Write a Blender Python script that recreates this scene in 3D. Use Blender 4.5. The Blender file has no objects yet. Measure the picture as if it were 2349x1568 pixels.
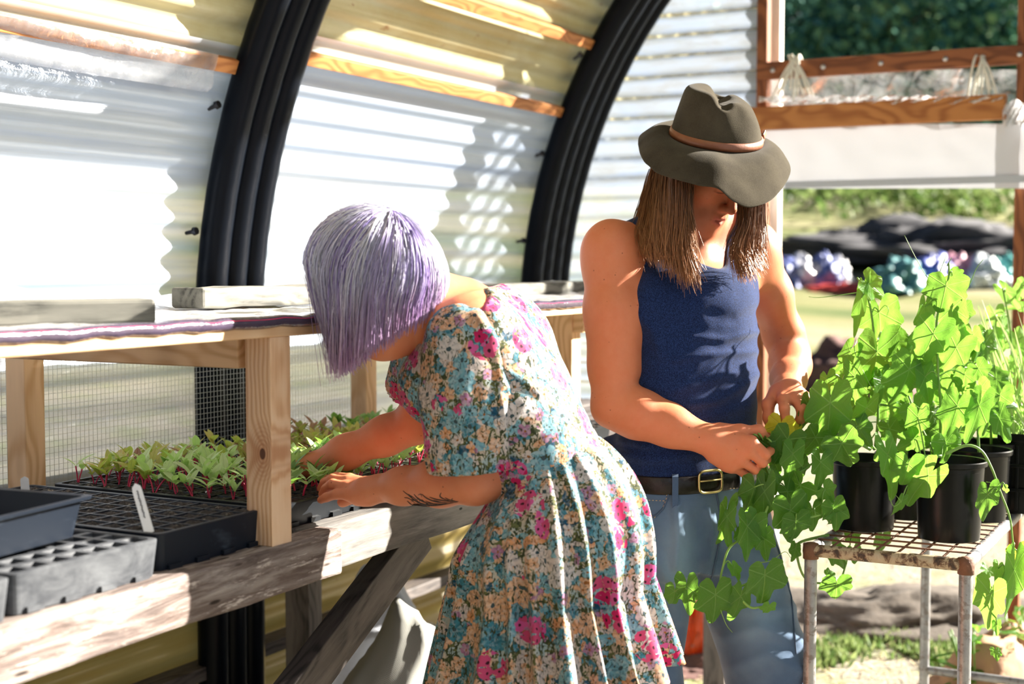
import bpy, bmesh, math, random
import numpy as np
from mathutils import Vector, Matrix, noise as mnoise
from mathutils.bvhtree import BVHTree

# ------------------------------------------------------------------ camera, light, exposure
# world: x runs along the tunnel, y towards the long wall on the left, z up
SC = bpy.context.scene
COL = SC.collection
W_, H_, FPX = 2349.0, 1568.0, 3262.0
YAW, CAMZ = math.radians(28.0), 1.50
PITCH = math.atan(184.0 / FPX)
CY, SY = math.cos(YAW), math.sin(YAW)
cam_d = bpy.data.cameras.new('camera')
cam_d.sensor_width = 36.0
cam_d.lens = FPX / W_ * 36.0
cam_d.clip_end = 300
cam_d.dof.use_dof = True
cam_d.dof.focus_distance = 2.80
cam_d.dof.aperture_fstop = 3.2
cam = bpy.data.objects.new('camera', cam_d)
COL.objects.link(cam)
cam.location = (0, 0, CAMZ)
cam.rotation_euler = (math.pi / 2 - PITCH, 0, YAW - math.pi / 2)
SC.camera = cam

wd = bpy.data.worlds.new('sky')
SC.world = wd
wd.use_nodes = True
wn = wd.node_tree
wbg = wn.nodes['Background']
sky = wn.nodes.new('ShaderNodeTexSky')
sky.sky_type = 'NISHITA'
sky.sun_disc = False
sky.sun_elevation = math.radians(25)
sky.sun_rotation = math.radians(125)
sky.air_density = 1.0
sky.dust_density = 2.2
wn.links.new(sky.outputs[0], wbg.inputs[0])
wbg.inputs[1].default_value = 0.045

SUN_DIR = Vector((0.74 * 0.905, -0.672 * 0.905, 0.425)).normalized()
sun_d = bpy.data.lights.new('sun', 'SUN')
sun_d.energy = 17.5
sun_d.angle = math.radians(0.6)
sun_d.color = (1.0, 0.93, 0.82)
sun = bpy.data.objects.new('sun', sun_d)
COL.objects.link(sun)
sun.rotation_euler = SUN_DIR.to_track_quat('Z', 'Y').to_euler()
sun.location = (8, -6, 9)

SC.view_settings.view_transform = 'Standard'
SC.view_settings.look = 'None'
SC.view_settings.exposure = 0.75
SC.view_settings.gamma = 1.0
SC.view_settings.use_curve_mapping = False
SC.cycles.max_bounces = 10
SC.cycles.transparent_max_bounces = 24
SC.cycles.use_denoising = True
SC.cycles.sample_clamp_indirect = 6.0

# ------------------------------------------------------------------ measuring helpers (pixel of the photo + distance -> point)
def ray(px, py):
    cx, cy = (px - W_ / 2) / FPX, (H_ / 2 - py) / FPX
    f = math.cos(PITCH) + math.sin(PITCH) * cy
    z = -math.sin(PITCH) + math.cos(PITCH) * cy
    return cx, f, z            # right, forward (horizontal), up
def cw(X, Y, z):               # right/forward/up -> world
    return Vector((X * SY + Y * CY, -X * CY + Y * SY, z))
def P(px, py, Y):              # at forward distance Y
    x, f, z = ray(px, py)
    k = Y / f
    return cw(x * k, Y, CAMZ + z * k)
def PV(px, py, v):             # on the plane y = v
    x, f, z = ray(px, py)
    k = v / (-x * CY + f * SY)
    return cw(x * k, f * k, CAMZ + z * k)
def PU(px, py, u):             # on the plane x = u
    x, f, z = ray(px, py)
    k = u / (x * SY + f * CY)
    return cw(x * k, f * k, CAMZ + z * k)
def PZ(px, py, zz):            # on the plane z = zz
    x, f, z = ray(px, py)
    k = (zz - CAMZ) / z
    return cw(x * k, f * k, zz)
RIGHT = cw(1, 0, 0)
FWD = cw(0, 1, 0)
UP = Vector((0, 0, 1))

# ------------------------------------------------------------------ scene helpers
BASE = {}
def tag(o, label=None, cat=None, group=None, kind=None):
    if label: o['label'] = label
    if cat: o['category'] = cat
    if group: o['group'] = group
    if kind: o['kind'] = kind
    return o
def thing(name, base, label, cat, group=None):
    o = bpy.data.objects.new(name, None)
    o.empty_display_size = 0.05
    COL.objects.link(o)
    o.location = base
    BASE[o.name] = Vector(base)
    return tag(o, label, cat, group)
def link(name, me, m, parent=None, base=None, smooth=False, auto=None):
    """verts of me are in world coordinates; they are made local to the thing's base"""
    b = BASE.get(parent.name, Vector((0, 0, 0))) if parent else Vector(base if base is not None else (0, 0, 0))
    o = bpy.data.objects.new(name, me)
    COL.objects.link(o)
    me.transform(Matrix.Translation(-b))
    if parent:
        o.parent = parent
    else:
        o.location = b
    BASE[o.name] = b
    if m is not None:
        for mm in (m if isinstance(m, (list, tuple)) else [m]):
            me.materials.append(mm)
    if smooth:
        me.polygons.foreach_set('use_smooth', [True] * len(me.polygons))
        if auto is not None:
            me.set_sharp_from_angle(angle=math.radians(auto))
    return o

class MB:
    def __init__(s):
        s.v, s.f, s.uv, s.mi, s.col = [], [], None, [], None
    def add(s, vs, fs, mi=0):
        n = len(s.v)
        s.v.extend([tuple(p) for p in vs])
        s.f.extend([tuple(i + n for i in f) for f in fs])
        s.mi.extend([mi] * len(fs))
        return n
    def box(s, c, size, rot=None, mi=0):
        hx, hy, hz = size[0] / 2, size[1] / 2, size[2] / 2
        vs = [Vector((x, y, z)) for x in (-hx, hx) for y in (-hy, hy) for z in (-hz, hz)]
        if rot is not None:
            vs = [rot @ p for p in vs]
        c = Vector(c)
        s.add([p + c for p in vs], [(0, 1, 3, 2), (4, 6, 7, 5), (0, 4, 5, 1), (2, 3, 7, 6), (0, 2, 6, 4), (1, 5, 7, 3)], mi)
    def tube(s, pts, r, n=8, cap=True, mi=0):
        pts = [Vector(p) for p in pts]
        rs = r if isinstance(r, (list, tuple)) else [r] * len(pts)
        rings = []
        t0 = (pts[1] - pts[0]).normalized()
        a = t0.orthogonal().normalized()
        for i, p in enumerate(pts):
            t = (pts[min(i + 1, len(pts) - 1)] - pts[max(i - 1, 0)])
            t = t.normalized() if t.length > 1e-9 else t0
            a = (a - t * a.dot(t)).normalized()
            b = t.cross(a)
            rings.append([p + (a * math.cos(2 * math.pi * k / n) + b * math.sin(2 * math.pi * k / n)) * rs[i] for k in range(n)])
        vs = [q for R in rings for q in R]
        fs = []
        for i in range(len(pts) - 1):
            for k in range(n):
                k2 = (k + 1) % n
                fs.append((i * n + k, i * n + k2, (i + 1) * n + k2, (i + 1) * n + k))
        if cap:
            fs.append(tuple(reversed(range(n))))
            fs.append(tuple((len(pts) - 1) * n + k for k in range(n)))
        s.add(vs, fs, mi)
    def lathe(s, c, prof, n=32, mi=0, axis=None):
        c = Vector(c)
        vs, fs = [], []
        for r, z in prof:
            for k in range(n):
                q = Vector((r * math.cos(2 * math.pi * k / n), r * math.sin(2 * math.pi * k / n), z))
                vs.append((axis @ q if axis is not None else q) + c)
        for i in range(len(prof) - 1):
            for k in range(n):
                k2 = (k + 1) % n
                fs.append((i * n + k, i * n + k2, (i + 1) * n + k2, (i + 1) * n + k))
        s.add(vs, fs, mi)
    def grid(s, rows, closed=False, mi=0, flip=False):
        nr, nc = len(rows), len(rows[0])
        fs = []
        for i in range(nr - 1):
            for j in range(nc if closed else nc - 1):
                j2 = (j + 1) % nc
                q = (i * nc + j, i * nc + j2, (i + 1) * nc + j2, (i + 1) * nc + j)
                fs.append(tuple(reversed(q)) if flip else q)
        s.add([p for R in rows for p in R], fs, mi)
    def mesh(s, name):
        me = bpy.data.meshes.new(name)
        me.from_pydata(s.v, [], s.f)
        if any(s.mi):
            me.polygons.foreach_set('material_index', s.mi)
        me.update()
        return me
    def build(s, name, m, parent=None, base=None, smooth=False, auto=None, bevel=0, solid=0):
        o = link(name, s.mesh(name), m, parent, base, smooth, auto)
        if solid:
            md = o.modifiers.new('thickness', 'SOLIDIFY'); md.thickness = solid; md.offset = 0
        if bevel:
            md = o.modifiers.new('edge', 'BEVEL'); md.width = bevel; md.segments = 2; md.limit_method = 'ANGLE'
        return o

def beam(name, a, b, w, h, m, parent=None, up=UP, bevel=0.0025, nseg=1, warp=0.0, seed=0):
    """timber from a to b (centre line); local x along the grain, w across, h in the 'up' direction"""
    a, b = Vector(a), Vector(b)
    L = (b - a).length
    x = (b - a).normalized()
    y = Vector(up).cross(x).normalized()
    z = x.cross(y)
    R = Matrix((x, y, z)).transposed().to_4x4()
    base = BASE.get(parent.name, Vector((0, 0, 0))) if parent else Vector((0, 0, 0))
    mb = MB()
    rng = random.Random(seed)
    rows = []
    for i in range(nseg + 1):
        t = i / nseg
        dy = warp * (rng.random() - .5); dz = warp * (rng.random() - .5)
        k = 1 - warp * 2 * rng.random()
        rows.append([Vector((t * L, sy * w / 2 * k + dy, sz * h / 2 * k + dz)) for sy, sz in ((-1, -1), (1, -1), (1, 1), (-1, 1))])
    mb.grid(rows, closed=True, flip=True)
    n = len(rows) * 4
    mb.f.append((0, 1, 2, 3)); mb.f.append((n - 1, n - 2, n - 3, n - 4)); mb.mi += [0, 0]
    me = mb.mesh(name)
    bm = bmesh.new(); bm.from_mesh(me); bmesh.ops.recalc_face_normals(bm, faces=bm.faces); bm.to_mesh(me); bm.free()
    o = bpy.data.objects.new(name, me)
    COL.objects.link(o)
    if parent: o.parent = parent
    o.matrix_local = Matrix.Translation(a - base) @ R
    BASE[o.name] = base
    me.materials.append(m)
    if bevel:
        md = o.modifiers.new('edge', 'BEVEL'); md.width = bevel; md.segments = 2; md.limit_method = 'ANGLE'
    return o

def copy_tree(o, parent=None):
    c = o.copy(); COL.objects.link(c); c.parent = parent
    BASE[c.name] = BASE.get(o.name, Vector((0, 0, 0)))
    for ch in list(o.children): copy_tree(ch, c)
    return c

def spline(keys, n):
    """Catmull-Rom through points, n samples per span"""
    k = [Vector(p) for p in keys]
    k = [k[0] * 2 - k[1]] + k + [k[-1] * 2 - k[-2]]
    out = []
    for i in range(1, len(k) - 2):
        for j in range(n):
            t = j / n
            a, b, c, d = k[i - 1], k[i], k[i + 1], k[i + 2]
            out.append(0.5 * ((2 * b) + (c - a) * t + (2 * a - 5 * b + 4 * c - d) * t * t + (3 * b - a - 3 * c + d) * t ** 3))
    out.append(k[-2])
    return out

# ------------------------------------------------------------------ node helper
class G:
    def __init__(s, name):
        s.m = bpy.data.materials.new(name)
        s.m.use_nodes = True
        s.nt = s.m.node_tree
        s.nt.nodes.clear()
        s.out = s.nt.nodes.new('ShaderNodeOutputMaterial')
        s.tc = s.nt.nodes.new('ShaderNodeTexCoord')
    def set(s, sock, val):
        if isinstance(val, bpy.types.NodeSocket): s.nt.links.new(val, sock)
        elif isinstance(val, bpy.types.Node): s.nt.links.new(val.outputs[0], sock)
        else:
            if isinstance(val, (tuple, list)) and len(val) == 3 and sock.type == 'RGBA': val = (*val, 1)
            sock.default_value = val
    def n(s, typ, ins=None, **props):
        nd = s.nt.nodes.new('ShaderNode' + typ)
        for k, v in props.items(): setattr(nd, k, v)
        for k, v in (ins or {}).items(): s.set(nd.inputs[k], v)
        return nd
    def math(s, op, a, b=0.0, c=0.0, clamp=False):
        return s.n('Math', {0: a, 1: b, 2: c}, operation=op, use_clamp=clamp).outputs[0]
    def vm(s, op, a, b=(0, 0, 0)):
        nd = s.n('VectorMath', {0: a, 1: b}, operation=op)
        return nd.outputs['Value'] if op in ('LENGTH', 'DOT_PRODUCT', 'DISTANCE') else nd.outputs[0]
    def mix(s, f, a, b, blend='MIX'):
        nd = s.n('Mix', data_type='RGBA', blend_type=blend)
        s.set(nd.inputs[0], f); s.set(nd.inputs[6], a); s.set(nd.inputs[7], b)
        return nd.outputs[2]
    def ramp(s, f, stops, interp='LINEAR'):
        nd = s.n('ValToRGB', {0: f})
        cr = nd.color_ramp; cr.interpolation = interp
        while len(cr.elements) < len(stops): cr.elements.new(0.5)
        for e, (p, c) in zip(cr.elements, stops):
            e.position = p; e.color = (*c, 1) if len(c) == 3 else c
        return nd.outputs[0]
    def map(s, vec, scale=(1, 1, 1), loc=(0, 0, 0), rot=(0, 0, 0)):
        return s.n('Mapping', {0: vec, 1: loc, 2: rot, 3: scale}).outputs[0]
    def noise(s, vec, scale, detail=3, rough=.55, dist=0.0):
        return s.n('TexNoise', {'Vector': vec, 'Scale': scale, 'Detail': detail, 'Roughness': rough, 'Distortion': dist}).outputs[0]
    def bump(s, h, strength=.3, dist=.01):
        return s.n('Bump', {'Height': h, 'Strength': strength, 'Distance': dist}).outputs[0]
    def pr(s, **k):
        nd = s.nt.nodes.new('ShaderNodeBsdfPrincipled')
        nm = {'base': 'Base Color', 'rough': 'Roughness', 'metal': 'Metallic', 'normal': 'Normal', 'spec': 'Specular IOR Level', 'sss': 'Subsurface Weight',
              'sssr': 'Subsurface Radius', 'ssss': 'Subsurface Scale', 'coat': 'Coat Weight', 'sheen': 'Sheen Weight', 'trans': 'Transmission Weight', 'alpha': 'Alpha', 'aniso': 'Anisotropic', 'sheenr': 'Sheen Roughness'}
        for a, v in k.items(): s.set(nd.inputs[nm[a]], v)
        return nd.outputs[0]
    def mixs(s, f, a, b):
        nd = s.n('MixShader'); s.set(nd.inputs[0], f); s.set(nd.inputs[1], a); s.set(nd.inputs[2], b)
        return nd.outputs[0]
    def done(s, sh):
        s.nt.links.new(sh, s.out.inputs[0]); return s.m
    @property
    def obj(s): return s.tc.outputs['Object']
    @property
    def uv(s): return s.tc.outputs['UV']

def simple(name, col, rough=.5, metal=0, spec=.5, var=0.0, vs=20, bump=0.0, bs=80, **k):
    g = G(name)
    c = col
    if var:
        nz = g.noise(g.obj, vs, 4)
        c = g.mix(nz, tuple(x * (1 - var) for x in col), tuple(min(1, x * (1 + var)) for x in col))
    kw = dict(base=c, rough=rough, metal=metal, spec=spec, **k)
    if bump:
        kw['normal'] = g.bump(g.noise(g.obj, bs, 4), bump, .004)
    return g.done(g.pr(**kw))
# ------------------------------------------------------------------ materials
M = {}
def m_timber(name, light, dark, knot=None, rough=.6, grain=1.0, weather=None):
    g = G(name)
    rnd = g.n('ObjectInfo').outputs['Random']
    off = g.n('CombineXYZ', {0: g.math('MULTIPLY', rnd, 7.0), 1: g.math('MULTIPLY', rnd, 3.1), 2: g.math('MULTIPLY', rnd, 1.7)}).outputs[0]
    v = g.vm('ADD', g.obj, off)
    warp = g.noise(g.map(v, (2.2, 6, 6)), 1.0, 2)
    vv = g.vm('ADD', g.map(v, (1.1, 14, 14)), g.vm('SCALE', g.n('CombineXYZ', {0: 0.0, 1: warp, 2: warp}).outputs[0]))
    nd = vv.node
    ring = g.n('TexWave', {'Vector': g.vm('ADD', g.map(v, (.7, 10, 10)), g.n('CombineXYZ', {1: g.math('MULTIPLY', warp, 2.2), 2: g.math('MULTIPLY', warp, 2.0)}).outputs[0]), 'Scale': 1.6 * grain, 'Distortion': 2.2, 'Detail': 2.0, 'Detail Scale': 1.2}, wave_type='BANDS', bands_direction='DIAGONAL').outputs['Fac']
    fine = g.noise(g.map(v, (6, 260, 260)), 1.0, 3)
    f = g.math('ADD', g.math('MULTIPLY', ring, .65), g.math('MULTIPLY', fine, .35))
    c = g.ramp(f, [(.15, dark), (.62, light), (1, tuple(min(1, x * 1.06) for x in light))])
    if knot:
        vo = g.n('TexVoronoi', {'Vector': g.map(v, (4.5, 13, 13)), 'Scale': 1.0, 'Randomness': .9})
        k = g.math('SUBTRACT', 1.0, g.math('MULTIPLY', vo.outputs['Distance'], 3.4), clamp=True)
        rg = g.math('MULTIPLY', g.math('ADD', g.math('SINE', g.math('MULTIPLY', vo.outputs['Distance'], 60)), 1.0), .5)
        c = g.mix(g.math('MULTIPLY', k, g.math('ADD', g.math('MULTIPLY', rg, .5), .5)), c, knot)
    if weather:
        w = g.noise(g.map(v, (3, 22, 22)), 1.0, 6, .7)
        c = g.mix(g.ramp(w, [(.42, (0, 0, 0)), (.62, (1, 1, 1))]), c, weather)
    b = g.bump(f, .25, .002)
    return g.done(g.pr(base=c, rough=rough, normal=b, spec=.3))
M['pine'] = m_timber('pale_pine', (.74, .50, .30), (.60, .36, .19), knot=(.28, .10, .04))
M['pine_orange'] = m_timber('orange_timber', (.50, .21, .065), (.34, .12, .035), rough=.55)
M['brown'] = m_timber('brown_timber', (.30, .11, .045), (.16, .055, .025), rough=.6)
M['white_wood'] = m_timber('painted_timber', (.80, .77, .70), (.70, .66, .58))
M['grey_wood'] = m_timber('grey_weathered_timber', (.15, .148, .13), (.06, .06, .055), weather=(.21, .205, .18), rough=.85)
M['dark_wood'] = m_timber('dark_stained_timber', (.10, .085, .08), (.045, .04, .04), rough=.6, weather=(.16, .14, .13))

def m_rail():
    g = G('bark_edged_timber')
    v = g.obj
    n1 = g.noise(g.map(v, (5, 45, 45)), 1.0, 8, .68, .6)
    n2 = g.noise(g.map(v, (2.2, 6, 6)), 1.0, 4, .6)
    n3 = g.noise(g.map(v, (14, 130, 90)), 1.0, 6, .7)
    c = g.ramp(n1, [(.28, (.03, .024, .022)), (.46, (.16, .125, .115)), (.58, (.34, .30, .28)), (.74, (.54, .48, .43))])
    c = g.mix(g.ramp(n2, [(.38, (0, 0, 0)), (.6, (.42, .42, .42))]), c, (.15, .10, .075))
    c = g.mix(g.ramp(n3, [(.58, (0, 0, 0)), (.66, (.8, .8, .8))]), c, (.62, .54, .49))
    vo = g.n('TexVoronoi', {'Vector': g.map(v, (9, 40, 40)), 'Scale': 1.0})
    c = g.mix(g.ramp(vo.outputs['Distance'], [(.10, (1, 1, 1)), (.16, (0, 0, 0))]), c, (.03, .02, .015))
    h = g.math('ADD', n1, g.math('MULTIPLY', n3, .5))
    return g.done(g.pr(base=c, rough=.8, normal=g.bump(h, .9, .006), spec=.25))
M['rail'] = m_rail()
def m_rail2():
    g = G('black_wash_timber')
    v = g.obj
    n1 = g.noise(g.map(v, (6, 70, 70)), 1.0, 6, .65)
    n2 = g.noise(g.map(v, (2.5, 9, 9)), 1.0, 5, .6)
    c = g.ramp(n1, [(.3, (.03, .03, .032)), (.5, (.12, .115, .11)), (.7, (.26, .25, .235))])
    c = g.mix(g.ramp(n2, [(.45, (0, 0, 0)), (.62, (.5, .5, .5))]), c, (.34, .32, .29))
    vo = g.n('TexVoronoi', {'Vector': g.map(v, (12, 30, 30)), 'Scale': 1.0})
    c = g.mix(g.ramp(vo.outputs['Distance'], [(.06, (1, 1, 1)), (.1, (0, 0, 0))]), c, (.02, .03, .03))
    return g.done(g.pr(base=c, rough=.75, normal=g.bump(n1, .6, .003), spec=.3))
M['rail2'] = m_rail2()

def m_clear():
    g = G('clear_corrugated_plastic')
    v = g.obj
    st = g.noise(g.map(v, (.5, 5, 26)), 1.0, 5, .6, .3)
    blot = g.noise(g.map(v, (1.2, 1.2, 1.2)), 1.0, 4, .6)
    col = g.ramp(st, [(.25, (.42, .54, .80)), (.5, (.64, .73, .88)), (.8, (.84, .87, .92))])
    dif = g.n('BsdfDiffuse', {'Color': col}).outputs[0]
    trl = g.n('BsdfTranslucent', {'Color': col}).outputs[0]
    tra = g.n('BsdfTransparent', {'Color': (.93, .95, .98)}).outputs[0]
    glo = g.n('BsdfGlossy', {'Color': (1, 1, 1), 'Roughness': .16, 'Normal': g.bump(st, .35, .01)}).outputs[0]
    milk = g.mixs(.22, dif, trl)
    see = g.math('MULTIPLY_ADD', g.math('SUBTRACT', st, .5), .9, .36, clamp=True)
    see = g.math('ADD', see, g.math('MULTIPLY', g.math('SUBTRACT', blot, .5), .25), clamp=True)
    a = g.mixs(see, milk, tra)
    fr = g.n('Fresnel', {'IOR': 1.45}).outputs[0]
    return g.done(g.mixs(g.math('MULTIPLY', fr, .8), a, glo))
M['clear'] = m_clear()
def m_yellow(name='yellowed_fibreglass', cs=((.60, .49, .22), (.74, .67, .38), (.86, .82, .58))):
    g = G(name)
    v = g.obj
    st = g.noise(g.map(v, (.9, 7, 18)), 1.0, 5, .6)
    bl = g.noise(g.map(v, (3, 3, 3)), 1.0, 6, .65, .4)
    sp = g.noise(g.map(v, (9, 16, 16)), 1.0, 4, .6)
    col = g.ramp(st, [(.3, cs[0]), (.5, cs[1]), (.72, cs[2])])
    col = g.mix(g.ramp(bl, [(.45, (0, 0, 0)), (.7, (.7, .7, .7))]), col, (.56, .42, .14))
    col = g.mix(g.ramp(sp, [(.66, (0, 0, 0)), (.74, (.9, .9, .9))]), col, (.38, .15, .05))
    dif = g.n('BsdfDiffuse', {'Color': col}).outputs[0]
    trl = g.n('BsdfTranslucent', {'Color': col}).outputs[0]
    glo = g.n('BsdfGlossy', {'Color': (1, 1, 1), 'Roughness': .3}).outputs[0]
    return g.done(g.mixs(.05, g.mixs(.52, dif, trl), glo))
M['yellow'] = m_yellow()
M['yellow_shaded'] = m_yellow('shaded_yellow_fibreglass', ((.40, .27, .07), (.52, .39, .13), (.60, .50, .22)))  # same fibreglass with the shade under the bench put into its colours
def m_film(name, tint, milk, rough=.12, crinkle=.6, scale=30):
    g = G(name)
    n1 = g.noise(g.obj, scale, 5, .65, 1.2)
    bp = g.bump(n1, crinkle, .01)
    dif = g.mixs(.5, g.n('BsdfDiffuse', {'Color': tint}).outputs[0], g.n('BsdfTranslucent', {'Color': tint}).outputs[0])
    tra = g.n('BsdfTransparent', {'Color': (.95, .97, 1)}).outputs[0]
    glo = g.n('BsdfGlossy', {'Color': (1, 1, 1), 'Roughness': rough, 'Normal': bp}).outputs[0]
    fr = g.n('Fresnel', {'IOR': 1.5, 'Normal': bp}).outputs[0]
    mk = g.math('ADD', milk, g.math('MULTIPLY', g.math('SUBTRACT', n1, .5), .5), clamp=True)
    return g.done(g.mixs(g.math('MULTIPLY', fr, 1.0), g.mixs(mk, tra, dif), glo))
M['film'] = m_film('clear_plastic_film', (.92, .93, .96), .92)
M['film_thin'] = m_film('thin_clear_film', (.9, .93, .98), .10, .08, .8, 14)
M['film_white'] = m_film('white_plastic_sheet', (.40, .42, .47), .93, .35, .15, 6)
def m_blind():
    g = G('white_blind_sheet')
    return g.done(g.mixs(.10, g.n('BsdfDiffuse', {'Color': (.72, .74, .80)}).outputs[0], g.n('BsdfTranslucent', {'Color': (.72, .74, .80)}).outputs[0]))
M['blind'] = m_blind()
M['film_lap'] = m_film('lapped_clear_film', (.85, .86, .9), .22, .10, .8, 18)
def m_fabricnet():
    g = G('grey_shade_cloth')
    w = g.n('TexWave', {'Vector': g.uv, 'Scale': 190.0}, bands_direction='X').outputs['Fac']
    w2 = g.n('TexWave', {'Vector': g.uv, 'Scale': 60.0}, bands_direction='Y').outputs['Fac']
    f = g.math('MAXIMUM', w, w2)
    c = g.ramp(f, [(.3, (.10, .10, .09)), (.75, (.50, .50, .46))])
    return g.done(g.pr(base=c, rough=.7))
M['net'] = m_fabricnet()
M['pipe'] = simple('black_poly_pipe', (.003, .0045, .008), .30, spec=.10, var=.3, vs=12)
M['bolt'] = simple('dark_bolt', (.05, .05, .055), .4, metal=.8)
M['zinc'] = simple('zinc_bolt', (.6, .6, .6), .35, metal=.9)
M['tray'] = simple('black_tray_plastic', (.007, .009, .012), .38, spec=.28, var=.35, vs=30, bump=.08, bs=60)
def m_dusty(name, base, dust, lo=.5, hi=.68, rough=.45):
    g = G(name)
    n1 = g.noise(g.map(g.obj, (14, 14, 26)), 1.0, 6, .65, .5)
    c = g.mix(g.ramp(n1, [(lo, (0, 0, 0)), (hi, (1, 1, 1))]), base, dust)
    return g.done(g.pr(base=c, rough=rough, spec=.28))
M['tray_dusty'] = m_dusty('dusty_black_plastic', (.006, .010, .018), (.055, .07, .095), .58, .80)
M['tray_grey'] = m_dusty('grey_tray_plastic', (.040, .044, .052), (.13, .138, .15), .4, .75, .5)
def m_soil():
    g = G('potting_soil')
    n1 = g.noise(g.obj, 160, 5, .7)
    vo = g.n('TexVoronoi', {'Vector': g.obj, 'Scale': 170.0})
    c = g.ramp(n1, [(.35, (.010, .008, .007)), (.6, (.05, .038, .03)), (.78, (.15, .12, .09))])
    c = g.mix(g.ramp(vo.outputs['Color'], [(.86, (0, 0, 0)), (.92, (1, 1, 1))]), c, (.24, .205, .15))
    return g.done(g.pr(base=c, rough=.9, normal=g.bump(g.math('SUBTRACT', n1, vo.outputs['Distance']), 1.0, .006)))
M['soil'] = m_soil()
M['label_white'] = simple('white_label_plastic', (.86, .87, .88), .45, var=.08, vs=60)
M['ink'] = simple('pencil_ink', (.05, .05, .06), .7)
def m_leaf(name, c1, c2, vein, trans=.5, rough=.42):
    g = G(name)
    rnd = g.n('ObjectInfo').outputs['Random']
    at = g.n('Attribute', attribute_name='tone').outputs['Fac']
    sx = g.n('SeparateXYZ', {0: g.uv})
    ang = g.math('ARCTAN2', sx.outputs[0], sx.outputs[1])
    r = g.vm('LENGTH', g.uv)
    pp = g.math('PINGPONG', g.math('ADD', ang, 0.0), .52)
    ve = g.math('MULTIPLY', pp, r)
    sec = g.math('PINGPONG', g.math('ADD', r, g.math('MULTIPLY', pp, .7)), .09)
    vm_ = g.math('MAXIMUM', g.math('SUBTRACT', 1.0, g.math('MULTIPLY', ve, 42), clamp=True), g.math('MULTIPLY', g.math('SUBTRACT', 1.0, g.math('MULTIPLY', sec, 90), clamp=True), .45))
    nz = g.noise(g.obj, 22, 4)
    c = g.mix(g.math('ADD', g.math('MULTIPLY', at, .75), g.math('MULTIPLY', nz, .25)), c1, c2)
    c = g.mix(g.math('MULTIPLY', vm_, .42), c, vein)
    bp = g.bump(g.math('ADD', g.math('MULTIPLY', vm_, -1.0), g.math('MULTIPLY', g.noise(g.obj, 90, 3), .6)), .5, .003)
    p = g.pr(base=c, rough=rough, spec=.45, normal=bp)
    t = g.n('BsdfTranslucent', {'Color': g.mix(.5, c, (.42, .80, .10), 'MIX'), 'Normal': bp}).outputs[0]
    return g.done(g.mixs(trans, p, t))
M['leaf'] = m_leaf('vine_leaf', (.014, .080, .006), (.13, .35, .035), (.40, .62, .22))
M['leaf_young'] = m_leaf('young_leaf', (.16, .40, .06), (.30, .52, .13), (.5, .7, .3))
M['leaf_yellow'] = m_leaf('yellow_leaf', (.75, .60, .02), (.88, .72, .05), (.75, .62, .15))
M['stem'] = simple('green_stem', (.17, .33, .06), .45, var=.3, vs=40)
M['stem_red'] = simple('crimson_stem', (.62, .03, .10), .4, var=.3, vs=60)
M['tendril'] = simple('pale_tendril', (.42, .58, .18), .45)
M['seed_leaf'] = m_leaf('seedling_leaf', (.46, .66, .22), (.66, .78, .44), (.6, .7, .45), .45)
M['seed_red'] = m_leaf('purple_seedling_leaf', (.20, .04, .07), (.40, .20, .08), (.4, .05, .08), .4)
M['seed_olive'] = m_leaf('olive_seedling_leaf', (.40, .42, .08), (.55, .40, .10), (.5, .5, .2), .4)
M['seed_dark'] = m_leaf('dark_seedling_leaf', (.10, .22, .04), (.18, .32, .07), (.2, .3, .1), .3)
M['grass_blade'] = m_leaf('leek_blade', (.28, .42, .12), (.52, .60, .28), (.6, .7, .4), .5)
M['pot'] = simple('black_pot_plastic', (.004, .0045, .005), .28, spec=.25, var=.3, vs=40, bump=.05, bs=50)
def m_galv():
    g = G('galvanised_pipe')
    n1 = g.noise(g.map(g.obj, (18, 18, 18)), 1.0, 5, .6)
    n2 = g.noise(g.obj, 60, 4, .6)
    c = g.ramp(n1, [(.3, (.22, .225, .24)), (.7, (.42, .42, .42))])
    k = g.ramp(n2, [(.52, (0, 0, 0)), (.60, (1, 1, 1))])
    c = g.mix(g.math('MULTIPLY', k, .5), c, (.13, .085, .06))
    return g.done(g.pr(base=c, rough=.48, metal=.55, spec=.5, normal=g.bump(n2, .3, .002)))
M['galv'] = m_galv()
def m_rusty():
    g = G('rusty_frame_paint')
    n2 = g.noise(g.obj, 42, 6, .65, .5)
    c = g.ramp(n2, [(.40, (.045, .03, .022)), (.47, (.15, .09, .05)), (.52, (.38, .31, .20)), (.8, (.46, .41, .30))])
    return g.done(g.pr(base=c, rough=.55, spec=.4, normal=g.bump(n2, .6, .003)))
M['rusty'] = m_rusty()
M['rust'] = simple('brown_rust', (.16, .07, .035), .75, var=.5, vs=60, bump=.6, bs=90)
def m_skin(name, c, red, pale):
    g = G(name)
    n1 = g.noise(g.obj, 9, 4, .6)
    n2 = g.noise(g.obj, 260, 3, .6)
    n3 = g.noise(g.obj, 55, 3, .6)
    k = g.mix(g.ramp(n1, [(.35, (0, 0, 0)), (.7, (1, 1, 1))]), c, red)
    k = g.mix(g.math('MULTIPLY', g.ramp(n3, [(.35, (0, 0, 0)), (.75, (1, 1, 1))]), .35), k, pale)
    vo = g.n('TexVoronoi', {'Vector': g.obj, 'Scale': 38.0})
    k = g.mix(g.ramp(vo.outputs['Distance'], [(.035, (.8, .8, .8)), (.075, (0, 0, 0))]), k, (.18, .06, .03))
    # lips / nails / stubble come through a painted body attribute
    at = g.n('Attribute', attribute_name='skin_mark')
    k = g.mix(at.outputs['Alpha'], k, at.outputs['Color'])
    return g.done(g.pr(base=k, rough=.52, spec=.3, sss=.12, sssr=(.9, .35, .2), ssss=.012, normal=g.bump(n2, .12, .0015)))
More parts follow.
